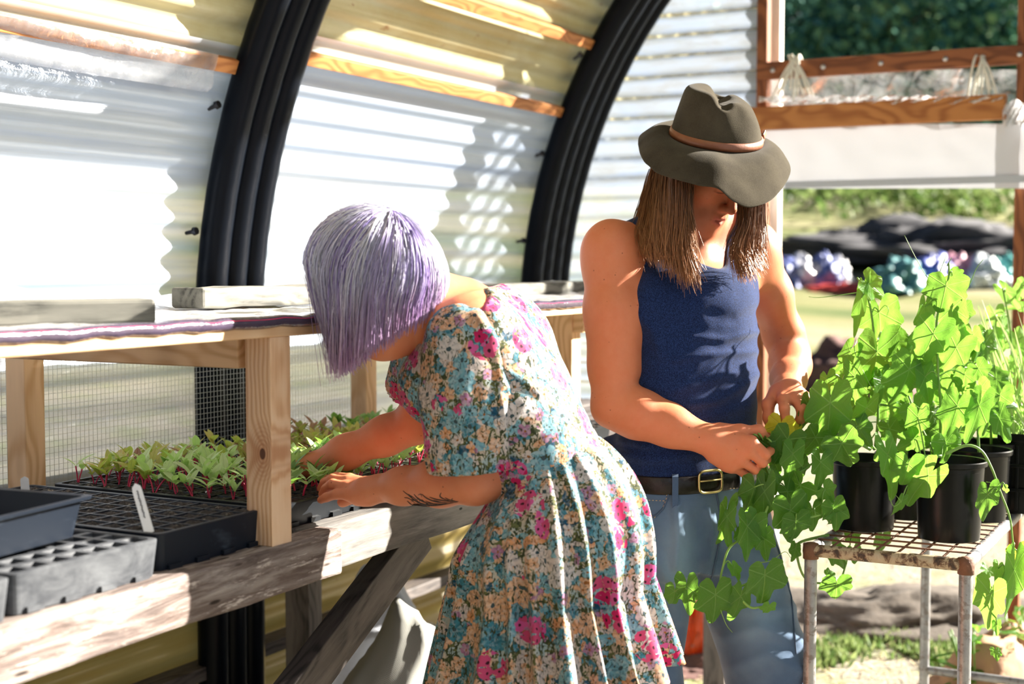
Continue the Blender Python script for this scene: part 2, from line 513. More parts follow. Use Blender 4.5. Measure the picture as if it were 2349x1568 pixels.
M['skin_m'] = m_skin('tanned_skin', (.54, .185, .085), (.55, .165, .075), (.62, .24, .13))
M['skin_w'] = m_skin('fair_tanned_skin', (.60, .21, .10), (.64, .20, .10), (.68, .28, .16))
def m_strand(name, lo=0.28):
    g = G(name)
    at = g.n('Attribute', attribute_name='hair_color').outputs['Color']
    return g.done(g.pr(base=at, rough=lo, spec=.35, aniso=.4))
M['hair'] = m_strand('hair_strands', .32)
def m_vest():
    g = G('navy_jersey')
    n1 = g.noise(g.obj, 520, 3, .7)
    vo = g.n('TexVoronoi', {'Vector': g.obj, 'Scale': 420.0})
    c = g.mix(g.ramp(n1, [(.4, (0, 0, 0)), (.72, (1, 1, 1))]), (.0035, .008, .032), (.024, .055, .18))
    n2 = g.noise(g.map(g.obj, (7, 7, 16)), 1.0, 3)
    return g.done(g.pr(base=c, rough=.85, sheen=.12, sheenr=.5, spec=.06, normal=g.bump(g.math('ADD', g.math('MULTIPLY', n1, .25), n2), .5, .005)))
M['vest'] = m_vest()
def m_denim():
    g = G('faded_denim')
    at = g.n('Attribute', attribute_name='fade').outputs['Fac']
    tw = g.n('TexWave', {'Vector': g.obj, 'Scale': 380.0, 'Distortion': .6, 'Detail': 1.0}, bands_direction='DIAGONAL').outputs['Fac']
    n1 = g.noise(g.obj, 5, 5, .65)
    n2 = g.noise(g.obj, 190, 3, .7)
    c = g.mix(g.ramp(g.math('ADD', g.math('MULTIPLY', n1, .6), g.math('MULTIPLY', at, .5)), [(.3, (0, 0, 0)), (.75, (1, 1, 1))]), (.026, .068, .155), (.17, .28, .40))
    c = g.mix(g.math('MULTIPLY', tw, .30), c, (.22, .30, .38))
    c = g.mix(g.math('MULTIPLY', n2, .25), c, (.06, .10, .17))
    return g.done(g.pr(base=c, rough=.85, sheen=.25, spec=.2, normal=g.bump(g.math('ADD', tw, n2), .25, .0012)))
M['denim'] = m_denim()
M['stitch'] = simple('tan_stitching', (.55, .42, .25), .7)
M['belt'] = simple('dark_leather', (.007, .005, .004), .34, spec=.35, var=.5, vs=40, bump=.25, bs=120)
M['brass'] = simple('aged_brass', (.62, .50, .22), .28, metal=1, var=.2, vs=60)
M['band'] = simple('brown_leather_band', (.22, .075, .035), .42, spec=.5, var=.4, vs=26, bump=.15, bs=90)
def m_felt():
    g = G('olive_brown_felt')
    n1 = g.noise(g.obj, 420, 3, .7)
    n2 = g.noise(g.obj, 11, 4, .6)
    c = g.mix(g.ramp(n2, [(.35, (0, 0, 0)), (.7, (1, 1, 1))]), (.020, .015, .010), (.052, .043, .029))
    c = g.mix(g.math('MULTIPLY', n1, .4), c, (.12, .108, .08))
    return g.done(g.pr(base=c, rough=.95, sheen=.08, sheenr=.4, spec=.04, normal=g.bump(n1, .35, .0015)))
M['felt'] = m_felt()

def m_floral():
    g = G('floral_cotton')
    pos = g.obj
    N = g.n('NewGeometry').outputs['Normal']
    T = g.vm('NORMALIZE', g.vm('CROSS_PRODUCT', N, (0.13, 0.21, .97)))
    B = g.vm('CROSS_PRODUCT', N, T)
    wob = g.n('TexNoise', {'Vector': pos, 'Scale': 60.0, 'Detail': 2.0}).outputs['Color']
    pos = g.vm('ADD', pos, g.n('VectorMath', {0: g.vm('SUBTRACT', wob, (.5, .5, .5)), 3: .010}, operation='SCALE').outputs[0])
    def flowers(scale, loc, petals, cut, rad, pick):
        p = g.map(pos, (1, 1, 1), loc)
        vo = g.n('TexVoronoi', {'Vector': p, 'Scale': scale, 'Randomness': 1.0})
        d = g.vm('SUBTRACT', p, vo.outputs['Position'])
        x, y = g.vm('DOT_PRODUCT', d, T), g.vm('DOT_PRODUCT', d, B)
        sc = g.n('SeparateColor', {0: vo.outputs['Color']})
        a = g.math('MULTIPLY_ADD', sc.outputs[2], 6.28, g.math('ARCTAN2', y, x))
        r = g.math('MULTIPLY', g.math('SQRT', g.math('ADD', g.math('MULTIPLY', x, x), g.math('MULTIPLY', y, y))), scale)
        pet = g.math('ABSOLUTE', g.math('COSINE', g.math('MULTIPLY', a, petals / 2)))
        edge = g.math('MULTIPLY', g.math('MULTIPLY_ADD', g.math('POWER', pet, .6), 1 - cut, cut), rad)
        m_ = g.math('MULTIPLY', g.math('GREATER_THAN', edge, r), g.math('GREATER_THAN', sc.outputs[0], pick))
        return m_, sc.outputs[1], r, pet
    # ground: cream and peach with dark green brush strokes
    st = g.n('TexNoise', {'Vector': g.map(pos, (115, 115, 60)), 'Scale': 1.0, 'Detail': 1.0, 'Distortion': 1.2}).outputs[0]
    st2 = g.n('TexNoise', {'Vector': g.map(pos, (80, 80, 130), (3, 1, 2)), 'Scale': 1.0, 'Detail': 1.0, 'Distortion': 1.0}).outputs[0]
    st3 = g.n('TexNoise', {'Vector': g.map(pos, (150, 150, 70), (7, 1, 5)), 'Scale': 1.0, 'Detail': 1.0, 'Distortion': 1.8}).outputs[0]
    big = g.n('TexNoise', {'Vector': pos, 'Scale': 22.0, 'Detail': 1.0}).outputs[0]
    c = g.ramp(big, [(.40, (.60, .46, .34)), (.5, (.74, .62, .50)), (.62, (.45, .55, .55))])
    c = g.mix(g.ramp(st, [(.47, (1, 1, 1)), (.50, (0, 0, 0))]), c, (.055, .070, .028))
    c = g.mix(g.ramp(st2, [(.56, (0, 0, 0)), (.59, (1, 1, 1))]), c, (.16, .17, .06))
    def layer(c, scale, loc, petals, cut, rad, pick, cols, centre):
        m_, rnd, r, pet = flowers(scale, loc, petals, cut, rad, pick)
        fc = g.ramp(rnd, [(i / len(cols), k) for i, k in enumerate(cols)], 'CONSTANT')
        fc2 = g.mix(g.math('MULTIPLY', g.math('SUBTRACT', 1.0, pet), .9), fc, g.mix(.7, fc, (.30, .34, .42), 'MULTIPLY'))
        wn_ = g.noise(pos, 130, 2)
        fc2 = g.mix(g.math('MULTIPLY', g.ramp(wn_, [(.45, (0, 0, 0)), (.65, (1, 1, 1))]), .55), fc2, g.mix(.5, fc, (.95, .93, .92)))
        fc2 = g.mix(g.math('LESS_THAN', r, g.math('MULTIPLY', rad, .18)), fc2, centre)
        return g.mix(m_, c, fc2)
    teal, sky_, deep = (.06, .27, .36), (.22, .48, .58), (.010, .10, .19)
    peach, pale, orange = (.86, .48, .28), (.80, .66, .60), (.88, .40, .18)
    pink, hot, mauve = (.70, .08, .21), (.66, .015, .13), (.50, .22, .38)
    c = layer(c, 34, (.3, .1, .7), 6, .6, .52, .12, [teal, sky_, pale, teal, peach, deep, teal], (.03, .06, .08))
    c = layer(c, 42, (1.7, .6, .2), 5, .55, .50, .38, [peach, orange, pale, mauve, sky_, peach], (.40, .15, .04))
    c = layer(c, 21, (2.1, 1.4, .9), 8, .66, .46, .42, [sky_, pale, (.78, .70, .68), teal, peach, sky_, pale], (.06, .10, .12))
    c = g.mix(g.ramp(st3, [(.60, (0, 0, 0)), (.63, (1, 1, 1))]), c, (.050, .065, .026))
    pm, rnd, r, pet = flowers(46, (.9, 2.2, 1.1), 5, .62, .58, .05)
    patch = g.n('TexVoronoi', {'Vector': g.map(pos, (1, 1, 1), (.5, .2, .9)), 'Scale': 13.0}).outputs['Distance']
    pk = g.ramp(rnd, [(0, pink), (.35, hot), (.6, (.76, .12, .36)), (.85, pink)], 'CONSTANT')
    pk = g.mix(g.math('LESS_THAN', r, .12), pk, (.06, .008, .02))
    c = g.mix(g.math('MULTIPLY', pm, g.math('LESS_THAN', patch, .36)), c, pk)
    c = g.mix(1.0, c, (.74, .74, .74), 'MULTIPLY')
    n2 = g.noise(g.obj, 900, 2)
    p = g.pr(base=c, rough=.75, sheen=.08, spec=.2, normal=g.bump(n2, .12, .001))
    t = g.n('BsdfTranslucent', {'Color': c}).outputs[0]
    return g.done(g.mixs(.14, p, t))
M['floral'] = m_floral()

def m_knot():
    g = G('knotty_pine')
    v = g.obj
    sx = g.n('SeparateXYZ', {0: v})
    dx = g.math('MULTIPLY', g.math('SUBTRACT', sx.outputs[0], .157), .62)
    dz = g.math('ADD', sx.outputs[2], .008)
    dk = g.math('SQRT', g.math('ADD', g.math('MULTIPLY', dx, dx), g.math('MULTIPLY', dz, dz)))
    near = g.math('SUBTRACT', 1.0, g.math('MULTIPLY', dk, 22.0), clamp=True)
    bend = g.math('MULTIPLY', g.math('POWER', near, 1.5), .035)
    w = g.noise(g.map(v, (3, 9, 9)), 1.0, 3)
    coord = g.n('CombineXYZ', {0: g.math('MULTIPLY', sx.outputs[0], .6), 1: g.math('ADD', g.math('MULTIPLY', sx.outputs[1], 9.0), g.math('MULTIPLY', w, 2.2)), 2: g.math('ADD', g.math('MULTIPLY', g.math('ADD', sx.outputs[2], bend), 26.0), w)}).outputs[0]
    ring = g.n('TexWave', {'Vector': coord, 'Scale': 1.3, 'Distortion': 1.4, 'Detail': 2.0}, bands_direction='Z').outputs['Fac']
    fine = g.noise(g.map(v, (8, 300, 300)), 1.0, 3)
    f = g.math('ADD', g.math('MULTIPLY', ring, .6), g.math('MULTIPLY', fine, .4))
    c = g.ramp(f, [(.15, (.58, .33, .18)), (.5, (.72, .47, .29)), (1, (.78, .56, .38))])
    kr = g.math('MULTIPLY_ADD', g.math('SINE', g.math('MULTIPLY', dk, 1400)), .5, .5)
    c = g.mix(g.math('MULTIPLY', g.math('SUBTRACT', 1.0, g.math('MULTIPLY', dk, 26.0), clamp=True), g.math('MULTIPLY_ADD', kr, .5, .6), clamp=True), c, (.40, .17, .08))
    c = g.mix(g.math('LESS_THAN', dk, .0058), c, (.12, .05, .03))
    return g.done(g.pr(base=c, rough=.6, normal=g.bump(f, .25, .002), spec=.3))
M['pine_knot'] = m_knot()

def m_ground():
    g = G('ground_earth')
    v = g.obj
    n1 = g.noise(v, .35, 5, .6)
    n2 = g.noise(v, 3.5, 6, .65)
    n3 = g.noise(g.map(v, (30, 60, 30)), 1.0, 5, .7, 1.0)
    straw = g.ramp(n3, [(.3, (.19, .165, .13)), (.5, (.34, .31, .25)), (.7, (.50, .465, .39))])
    c = g.mix(g.ramp(n2, [(.5, (0, 0, 0)), (.68, (.8, .8, .8))]), straw, (.20, .25, .08))
    # far field: pale dry grass with green strips along the rows
    sx = g.n('SeparateXYZ', {0: v})
    far = g.math('DIVIDE', g.math('SUBTRACT', sx.outputs[0], 9.0), 5.0, clamp=True)
    strip = g.noise(g.map(v, (.55, .07, .5)), 1.0, 3, .5)
    fld = g.ramp(strip, [(.36, (.06, .13, .04)), (.46, (.24, .25, .11)), (.56, (.36, .33, .20)), (.7, (.40, .365, .28))])
    fld = g.mix(g.math('MULTIPLY', n2, .5), fld, (.25, .25, .12))
    c = g.mix(far, c, fld)
    return g.done(g.pr(base=c, rough=.95, spec=.1, normal=g.bump(n3, .8, .02)))
M['ground'] = m_ground()
M['crown'] = None
def m_crown(name, a, b):
    g = G(name)
    at = g.n('Attribute', attribute_name='tone').outputs['Fac']
    c = g.mix(at, a, b)
    p = g.pr(base=c, rough=.6, spec=.3)
    t = g.n('BsdfTranslucent', {'Color': c}).outputs[0]
    return g.done(g.mixs(.35, p, t))
M['crown'] = m_crown('hazed_tree_leaves', (.04, .17, .24), (.24, .46, .26))  # blue haze of distance is put into the leaf colours
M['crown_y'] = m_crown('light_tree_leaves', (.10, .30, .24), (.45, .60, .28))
M['bush'] = m_crown('bush_leaves', (.07, .15, .03), (.30, .36, .14))
M['bark'] = simple('tree_bark', (.10, .075, .055), .9, var=.4, vs=6)
M['wire'] = simple('mesh_wire', (.42, .45, .46), .45, metal=.6)
M['rope'] = simple('pale_rope', (.82, .80, .70), .8, var=.15, vs=120)
# ------------------------------------------------------------------ tunnel shell
AV, AZ, AR = 0.45, 1.25, 2.05
def arc(s, off=0.0):
    """point (y, z) at length s up the long wall from the ground; off moves it inwards"""
    if s < AZ:
        return AV + AR - off, s
    t = (s - AZ) / AR
    return AV + (AR - off) * math.cos(t), AZ + (AR - off) * math.sin(t)
def s_of_z(z):
    return z if z < AZ else AZ + AR * math.asin((z - AZ) / AR)
UH1 = PV(527, 650, 2.44).x
UH2 = PV(1250, 625, 2.44).x
UE = UH2 + 0.24
print('hoops', UH1, UH2, UE)
PITCHC = 0.076
def sheet(name, u0, u1, s0, s1, m, off=0.0, nu=14, amp=.0095, parent=None):
    mb = MB()
    n = int((s1 - s0) / PITCHC * 8)
    rows = []
    for i in range(n + 1):
        s = s0 + (s1 - s0) * i / n
        w = amp * math.sin(2 * math.pi * s / PITCHC)
        y, z = arc(s, off + w)
        rows.append([(u0 + (u1 - u0) * j / nu, y, z) for j in range(nu + 1)])
    mb.grid(rows)
    o = mb.build(name, m, parent, smooth=True)
    return o
S_LO, S_HI = 1.00, s_of_z(2.07)
S_HI1 = s_of_z(2.005)
wl = thing('wall_left', (0, AV + AR, 0), None, None); wl['kind'] = 'structure'
tag(wl, 'clear corrugated plastic long wall of the tunnel behind the bench')
sheet('clear_panel', -1.2, UH1 + .05, S_LO - .05, S_HI1 + .05, M['clear'], .004, parent=wl)
sheet('clear_panel', UH1 - .05, UE, S_LO - .05, S_HI + .05, M['clear'], -.004, parent=wl)
sheet('fibreglass_panel', -1.2, UH1 + .05, 0, S_LO, M['yellow_shaded'], -.012, parent=wl)
sheet('fibreglass_panel', UH1 - .05, UE, 0, S_LO, M['yellow_shaded'], -.02, parent=wl)
cl = thing('ceiling', (0, AV, AZ + AR), None, None); cl['kind'] = 'structure'
tag(cl, 'yellowed corrugated fibreglass roof panels curving over the tunnel')
sheet('fibreglass_panel', -1.2, UH1 + .05, S_HI1, 3.72, M['yellow'], -.012, parent=cl)
sheet('fibreglass_panel', UH1 - .05, UE, S_HI, 3.72, M['yellow'], -.020, parent=cl)
sheet('fibreglass_panel', -1.2, 3.3, 3.72, 4.5, M['yellow'], -.012, parent=cl)
sheet('clear_panel', -1.2, 3.3, 4.45, 8.6, M['clear'], -.012, parent=cl)
# purlins along the curve
k = 0
for zz, u0, u1, m in ((2.005, -1.2, UH1 - .1, 'pine_orange'), (2.06, UH1 + .1, UH2 - .13, 'pine_orange'), (2.30, UH1 + .1, UH2 - .13, 'pine_orange'), (2.36, -1.2, UH1 - .1, 'pine_orange'), (2.55, UH1 + .1, UH2 - .13, 'pine_orange'),
                      (.42, -1.2, UE - .1, 'dark_wood'), (.93, -1.2, UE - .1, 'dark_wood')):
    s = s_of_z(zz)
    y, z = arc(s, .028)
    y2, z2 = arc(s, .2)
    k += 1
    o = beam('trim_%d' % k, (u0, y, z), (u1, y, z), .036, .036 if zz > 1 else .07, M[m], up=Vector((0, y2 - y, z2 - z)), seed=k)
    o['kind'] = 'structure'
    tag(o, 'orange timber purlin carrying the roof panels' if zz > 1 else 'dark timber rail along the lower wall')
# film lapped over the purlin of the near bay
mb = MB()
rows = []
for i in range(9):
    s = S_HI1 - .075 + .10 * i / 8
    rows.append([(lambda yz: (-1.2 + (UH1 + 1.0) * j / 60, yz[0], yz[1]))(arc(s, .05 + .006 * math.sin(j * .5 + i) + .006 * math.sin(i * 1.3))) for j in range(61)])
mb.grid(rows)
o = mb.build('trim_film', M['film_lap'], smooth=True); o['kind'] = 'structure'; tag(o, 'clear film lapped over the purlin where roof meets wall')

def hoop(u, n, lab, last=65):
    t = thing('pipe_hoop', (u, AV, 0), lab, 'hoop', 'pipe hoops of the tunnel')
    r = .041
    for k in range(n):
        uu = u + (k - (n - 1) / 2) * .077
        pts = []
        for i in range(-6, last):
            if i < 0: y, z = AV + AR - .054, AZ * (i + 6) / 6
            elif i <= 58:
                a = math.pi * i / 58; y, z = AV + (AR - .054) * math.cos(a), AZ + (AR - .054) * math.sin(a)
            else: y, z = AV - AR + .054, AZ * (1 - (i - 58) / 6)
            pts.append((uu, y, z))
        mb = MB(); mb.tube(pts, r, 14)
        mb.build('pipe', M['pipe'], t, smooth=True)
    for zz in (1.25, 1.58, 1.9, 2.25, 2.5):
        y, z = arc(s_of_z(zz), .02)
        a = math.asin(min(1, max(0, (zz - AZ) / AR)))
        mb = MB()
        R = Matrix.Rotation(-a, 3, 'X') @ Matrix.Rotation(math.pi / 2, 3, 'X')
        mb.lathe((u - (n - 1) / 2 * .077 - .055, y, z), [(0, .016), (.010, .016), (.011, .006), (.006, .004), (.005, -.02), (0, -.02)], 8, axis=R)
        mb.build('bolt', M['bolt'], t)
    return t
hoop(UH1, 3, 'three black poly pipes bent into the hoop left of the lilac hair')
hoop(UH2, 4, 'black poly pipe hoop at the far end beside the end wall', 31)
o = beam('trim_ridge', (-1.2, AV, AZ + AR - .13), (UE, AV, AZ + AR - .13), .07, .05, M['dark_wood']); o['kind'] = 'structure'; tag(o, 'timber ridge beam over the tunnel')

# ------------------------------------------------------------------ end wall with the doorway
wb = thing('wall_back', (UE, AV, 0), None, None); wb['kind'] = 'structure'
tag(wb, 'clear corrugated plastic end wall beside the doorway')
V_J = PU(1748, 100, UE).y
mb = MB()
rows = []
for i in range(int(3.2 / PITCHC * 8) + 1):
    z = i * PITCHC / 8
    if z < AZ: vl = AV + AR
    else:
        q = AR * AR - (z - AZ) ** 2
        if q <= 0: break
        vl = AV + math.sqrt(q)
    if vl <= V_J or z > 2.55: break
    rows.append([(UE + .0095 * math.sin(2 * math.pi * z / PITCHC), V_J + (vl - V_J) * j / 6, z) for j in range(7)])
mb.grid(rows)
mb.build('clear_panel', M['clear'], wb, smooth=True)
def post_px(name, x0, x1, y0, y1, u, m, lab, d=.045, z0=None):
    a, b = PU((x0 + x1) / 2, y0, u), PU((x0 + x1) / 2, y1, u)
    w = abs(PU(x0, (y0 + y1) / 2, u).y - PU(x1, (y0 + y1) / 2, u).y)
    vm = (a.y + b.y) / 2
    o = beam(name, (u, vm, z0 if z0 is not None else b.z), (u, vm, a.z), w, d, M[m], up=Vector((1, 0, 0)))
    o['kind'] = 'structure'; tag(o, lab); return o
post_px('trim_jamb', 1739, 1763, -140, 600, UE - .03, 'brown', 'brown timber door jamb on the hat side of the doorway', z0=0)
post_px('trim_post', 1763, 1792, -140, 600, UE + .05, 'white_wood', 'pale timber post beside the brown jamb', z0=0)
post_px('trim_jamb_right', 2333, 2362, -140, 600, UE - .03, 'brown', 'brown timber door jamb at the far side of the doorway', z0=0)
a, b = PU(1738, 150, UE - .05), PU(2420, 136, UE - .05)
zr = (a.z + b.z) / 2
o = beam('trim_rail', (UE - .05, a.y, zr), (UE - .05, b.y, zr), .03, .062, M['brown']); o['kind'] = 'structure'; tag(o, 'brown timber rail with bolts across the window opening')
mbz = MB()
for px in (1772, 1888, 2020, 2168, 2338):
    c = PU(px, 146, UE - .066)
    mbz.lathe((UE - .064, c.y, zr), [(0, .006), (.008, .005), (.010, 0)], 10, axis=Matrix.Rotation(-math.pi / 2, 3, 'Y'))
o = mbz.build('trim_bolts', M['zinc'], smooth=True); o['kind'] = 'structure'; tag(o, 'row of zinc bolt heads along the brown window rail')
# thin clear film behind the rail, above the roll-up batten
def film_px(name, x0, x1, y0, y1, u, m, nx, ny, amp, seed, **k):
    rows = []
    for j in range(ny + 1):
        r_ = []
        for i in range(nx + 1):
            p = PU(x0 + (x1 - x0) * i / nx, y0 + (y1 - y0) * j / ny, u)
            p.x += amp * mnoise.noise(Vector((p.y * 9 + seed, p.z * 14, seed)))
            r_.append(p)
        rows.append(r_)
    mb = MB(); mb.grid(rows)
    o = mb.build(name, m, smooth=True, **k)
    return o
o = film_px('window_1', 1764, 2420, 160, 262, UE + .0, M['film_thin'], 60, 10, .03, 3.1); o['kind'] = 'structure'; tag(o, 'crinkled clear film in the window opening under the rail')
bl = thing('roll_up_blind', PU(2000, 260, UE - .09), 'orange timber batten and white plastic sheet hanging across the doorway', 'blind')
zb = PU(2000, 260, UE - .09).z
beam('batten', (UE - .09, PU(1702, 258, UE - .09).y, zb), (UE - .09, PU(2308, 262, UE - .09).y, zb), .04, .082, M['pine_orange'], bl)
rows = []
for j in range(9):
    y_ = 284 + (432 - 284) * j / 8
    rows.append([PU(1752 + (2430 - 1752) * i / 40, y_, UE - .075) + Vector((.006 * mnoise.noise(Vector((i * .35, j * .6, 5))), 0, 0)) for i in range(41)])
mb = MB(); mb.grid(rows)
mb.build('sheet', M['blind'], bl, smooth=True)
mb = MB(); pa, pb = PU(1800, 424, UE - .08), PU(2430, 424, UE - .08)
mb.box(((pa.x), (pa.y + pb.y) / 2, pa.z), (.004, abs(pa.y - pb.y), .024)); mb.build('hem', simple('grey_hem', (.50, .54, .60), .4), bl)
# torn film gathered at the end of the batten
rows = []
rg = random.Random(5)
for i in range(9):
    a = i / 8
    rows.append([PU(2300 + 50 * a, 232 + 56 * j / 8 + (6 if j in (0, 8) else 0) * math.sin(i), UE - .11 + .03 * math.sin(i * 1.7 + j * 1.1)) for j in range(9)])
mb = MB(); mb.grid(rows); mb.build('film_wrap', M['film'], bl, smooth=True)
mb = MB()
rows = [[PU(1740 + (2300 - 1740) * i / 60, 220 + 16 * j / 3 + 3 * math.sin(i * .9 + j), UE - .10 + .02 * math.sin(i * 1.3 + j * 2)) for i in range(61)] for j in range(4)]
mb.grid(rows); mb.build('film_edge', M['film'], bl, smooth=True)
def rope(px, lab, spread, n, seed):
    rg = random.Random(seed)
    t = PU(px, 138, UE - .07)
    r = thing('rope_tie', t, lab, 'rope', 'rope ties over the window rail')
    for i in range(n):
        x1 = px + spread * (i / (n - 1) - .5) * 2 + rg.uniform(-6, 6)
        y1 = rg.uniform(205, 235)
        x0 = px + rg.uniform(-14, 14)
        mb = MB()
        pts = spline([PU(x0 + 10, 150, UE - .02), PU(x0, 130 + rg.uniform(-4, 6), UE - .07), PU((x0 + x1) / 2, 165, UE - .10), PU(x1, y1, UE - .10)], 5)
        mb.tube(pts, .0042, 6); mb.build('strand', M['rope'], r, smooth=True)
rope(1822, 'pale rope strands tied over the brown rail beside the pale post', 48, 9, 1)
rope(2252, 'pale rope strands tied over the brown rail near the far jamb', 40, 7, 2)

# ------------------------------------------------------------------ ground and field
def terr(x, y):
    f = x * CY + y * SY
    r = x * SY - y * CY
    h = 0.0
    if f > 8:
        t = min(1.0, (f - 8) / 38.0); h = 4.0 * (t * t * (3 - 2 * t)) * .55 + 4.0 * t * .45
    if f > 6:
        h += .06 * min(1, (f - 6) / 4) * mnoise.noise(Vector((x * .5, y * .5, 0))) + .10 * min(1, (f - 6) / 10) * mnoise.noise(Vector((x * .15, y * .15, 3)))
    return h
def PG(px, py):
    x, f, z = ray(px, py)
    d = 2.0
    while d < 120:
        p = cw(x * d / f, d, CAMZ + z * d / f)
        if p.z <= terr(p.x, p.y): return p
        d += .05
    return p
mb = MB()
fs_ = [-3, -1, 0, 1, 2, 3, 4, 4.5, 5, 5.5, 6, 6.5, 7, 7.5] + [8 + .5 * i for i in range(24)] + [20 + 1.0 * i for i in range(30)] + [52, 58, 70, 100]
rows = []
for f in fs_:
    row = []
    for j in range(61):
        r = (j - 30) / 30
        r = (abs(r) ** 1.5) * (1 if r > 0 else -1) * (8 + f * .9 if f > 0 else 8)
        p = cw(r, f, 0)
        row.append((p.x, p.y, terr(p.x, p.y)))
    rows.append(row)
mb.grid(rows, flip=True)
o = mb.build('floor', M['ground'], smooth=True); o['kind'] = 'structure'; tag(o, 'straw strewn earth floor running out into the field')
# ------------------------------------------------------------------ trees, heaps and bags out in the field
def tone_attr(me, vals, name='tone'):
    a = me.attributes.new(name, 'FLOAT', 'POINT'); a.data.foreach_set('value', vals)
def leaf_cloud(rg, c, rad, n, size):
    mb = MB(); tone = []
    lumps = [(Vector((rg.gauss(0, .5), rg.gauss(0, .5), rg.gauss(0, .45))), rg.uniform(.28, .5)) for _ in range(16)]
    for i in range(n):
        lc, lr = rg.choice(lumps)
        d = Vector((rg.gauss(0, 1), rg.gauss(0, 1), rg.gauss(0, 1))).normalized() * lr * rg.uniform(.7, 1.05)
        p = lc + d
        p = Vector((p.x * rad[0], p.y * rad[1], p.z * rad[2])) + Vector(c)
        a = Vector((rg.gauss(0, 1), rg.gauss(0, 1), rg.gauss(0, 1))).normalized()
        b = a.orthogonal().normalized()
        s = size * rg.uniform(.6, 1.3)
        e = a.cross(b)
        mb.add([p - b * s, p + e * s * .5, p + b * s, p - e * s * .5], [(0, 1, 2, 3)])
        tn = rg.random() * .7
        tone += [tn] * 4
    return mb, tone
def tree(px, f, h, w, m, lab, seed, grp='trees along the top of the field'):
    rg = random.Random(seed)
    x = (px - W_ / 2) / FPX * f
    b = cw(x, f, 0); b.z = terr(b.x, b.y) - .2
    t = thing('field_tree', b, lab, 'tree', grp)
    mb = MB()
    top = b + Vector((rg.uniform(-.4, .4), rg.uniform(-.4, .4), h * .8))
    mb.tube(spline([b, b + Vector((.1, .1, h * .3)), (b + top) / 2 + Vector((rg.uniform(-.3, .3), 0, 0)), top], 4), [.22 * (1 - i / 16) for i in range(13)], 8)
    for k in range(5):
        q = b + (top - b) * rg.uniform(.35, .8)
        mb.tube(spline([q, q + Vector((rg.uniform(-1, 1), rg.uniform(-1, 1), .7)), q + Vector((rg.uniform(-1.8, 1.8), rg.uniform(-1.8, 1.8), 1.6))], 3), [.08 - .009 * i for i in range(7)], 6)
    mb.build('trunk', M['bark'], t, smooth=True)
    mb, tone = leaf_cloud(rg, b + Vector((0, 0, h * .55)), (w * .62, w * .62, h * .46), 2600, .22)
    me = mb.mesh('crown'); tone_attr(me, tone)
    link('crown', me, m, t)
TL = [('dark blue-green tree at the pale post end of the treeline', 1800, 47, 9, 5.5, 'crown'), ('broad dark tree behind the brown window rail, second along', 1905, 49, 10, 5.5, 'crown_y'),
      ('dense dark tree in the middle of the treeline', 2010, 47, 10, 5, 'crown'), ('pale green tree past the middle of the treeline', 2110, 50, 11, 5.5, 'crown_y'),
      ('dark tree standing before the bright sky gap', 2205, 48, 9, 5, 'crown'), ('tall dark tree above the far rope tie', 2290, 47, 10, 5.5, 'crown'), ('dark tree at the far jamb end of the treeline', 2390, 48, 10, 6, 'crown_y')]
for i, (lab, px, f, h, w, m) in enumerate(TL): tree(px, f, h, w, M[m], lab, 40 + i)
for i, (px, f, h, w) in enumerate(((1700, 52, 9, 6), (1560, 50, 8, 6), (1860, 58, 9, 7), (2080, 60, 8, 7), (2260, 60, 9, 7), (1960, 64, 7, 7))):
    tree(px, f, h, w, M['crown'], 'dark tree in the back row of the treeline seen between the front trees', 70 + i)
for i, (px, py, w, h, lab) in enumerate(((1850, 452, 1.6, .5, 'low pale bush under the white sheet near the pale post'), (1990, 470, 2.2, .7, 'wide olive bush on the slope above the earth heap'), (2100, 458, 1.8, .6, 'rounded light bush on the slope below the trees'), (2230, 500, 2.0, .6, 'straggly pale bush beside the dark trees'))):
    p = PG(px, py)
    t = thing('field_bush', p, lab, 'bush', 'bushes on the slope')
    rg = random.Random(200 + i)
    mb, tone = leaf_cloud(rg, p + Vector((0, 0, h * .5)), (w, w, h), 900, .12)
    me = mb.mesh('foliage'); tone_attr(me, tone); link('foliage', me, M['bush'], t)
def blob(name, p, size, m, lab, cat, seed, grp=None, rough=.25, kind=None, n=22, rotz=0.0):
    mb = MB(); rows = []
    R = Matrix.Rotation(rotz, 3, 'Z')
    for i in range(n + 1):
        a = math.pi / 2 * (1 - i / n) if True else 0
        row = []
        for j in range(2 * n):
            b = 2 * math.pi * j / (2 * n)
            q = Vector((math.cos(a) * math.cos(b), math.cos(a) * math.sin(b), math.sin(a)))
            k = 1 + rough * mnoise.fractal(q * 2.3 + Vector((seed, seed * .7, 0)), .8, 2.0, 4)
            q = Vector((q.x * size[0] * k, q.y * size[1] * k, q.z * size[2] * k))
            row.append(R @ q + Vector(p) + Vector((0, 0, -.02)))
        rows.append(row)
    mb.grid(rows, closed=True, flip=True)
    o = mb.build(name, m, base=p, smooth=True)
    return tag(o, lab, cat, grp, kind)
m_heap = simple('dark_earth_heap', (.085, .085, .095), .95, var=.7, vs=2.2, bump=1.0, bs=3)
m_clay = simple('red_brown_earth', (.16, .085, .075), .95, var=.5, vs=6, bump=1.0, bs=12)
blob('earth_heap', PG(2170, 600), (3.0, 2.0, .62), m_heap, 'long dark earth heap on the slope beyond the doorway', 'heap', 3, rotz=-1.0, rough=.45)
blob('earth_heap', PG(1975, 585), (1.2, 1.0, .42), m_heap, 'small dark mound at the hat end of the long earth heap', 'heap', 5, rough=.4)
blob('earth_heap', PG(1960, 888), (.75, .62, .42), m_clay, 'red-brown clay mound behind the potted vines', 'heap', 9, rough=.3)
m_bw = m_film('white_bag_plastic', (.75, .76, .82), .9, .3, .5, 8)
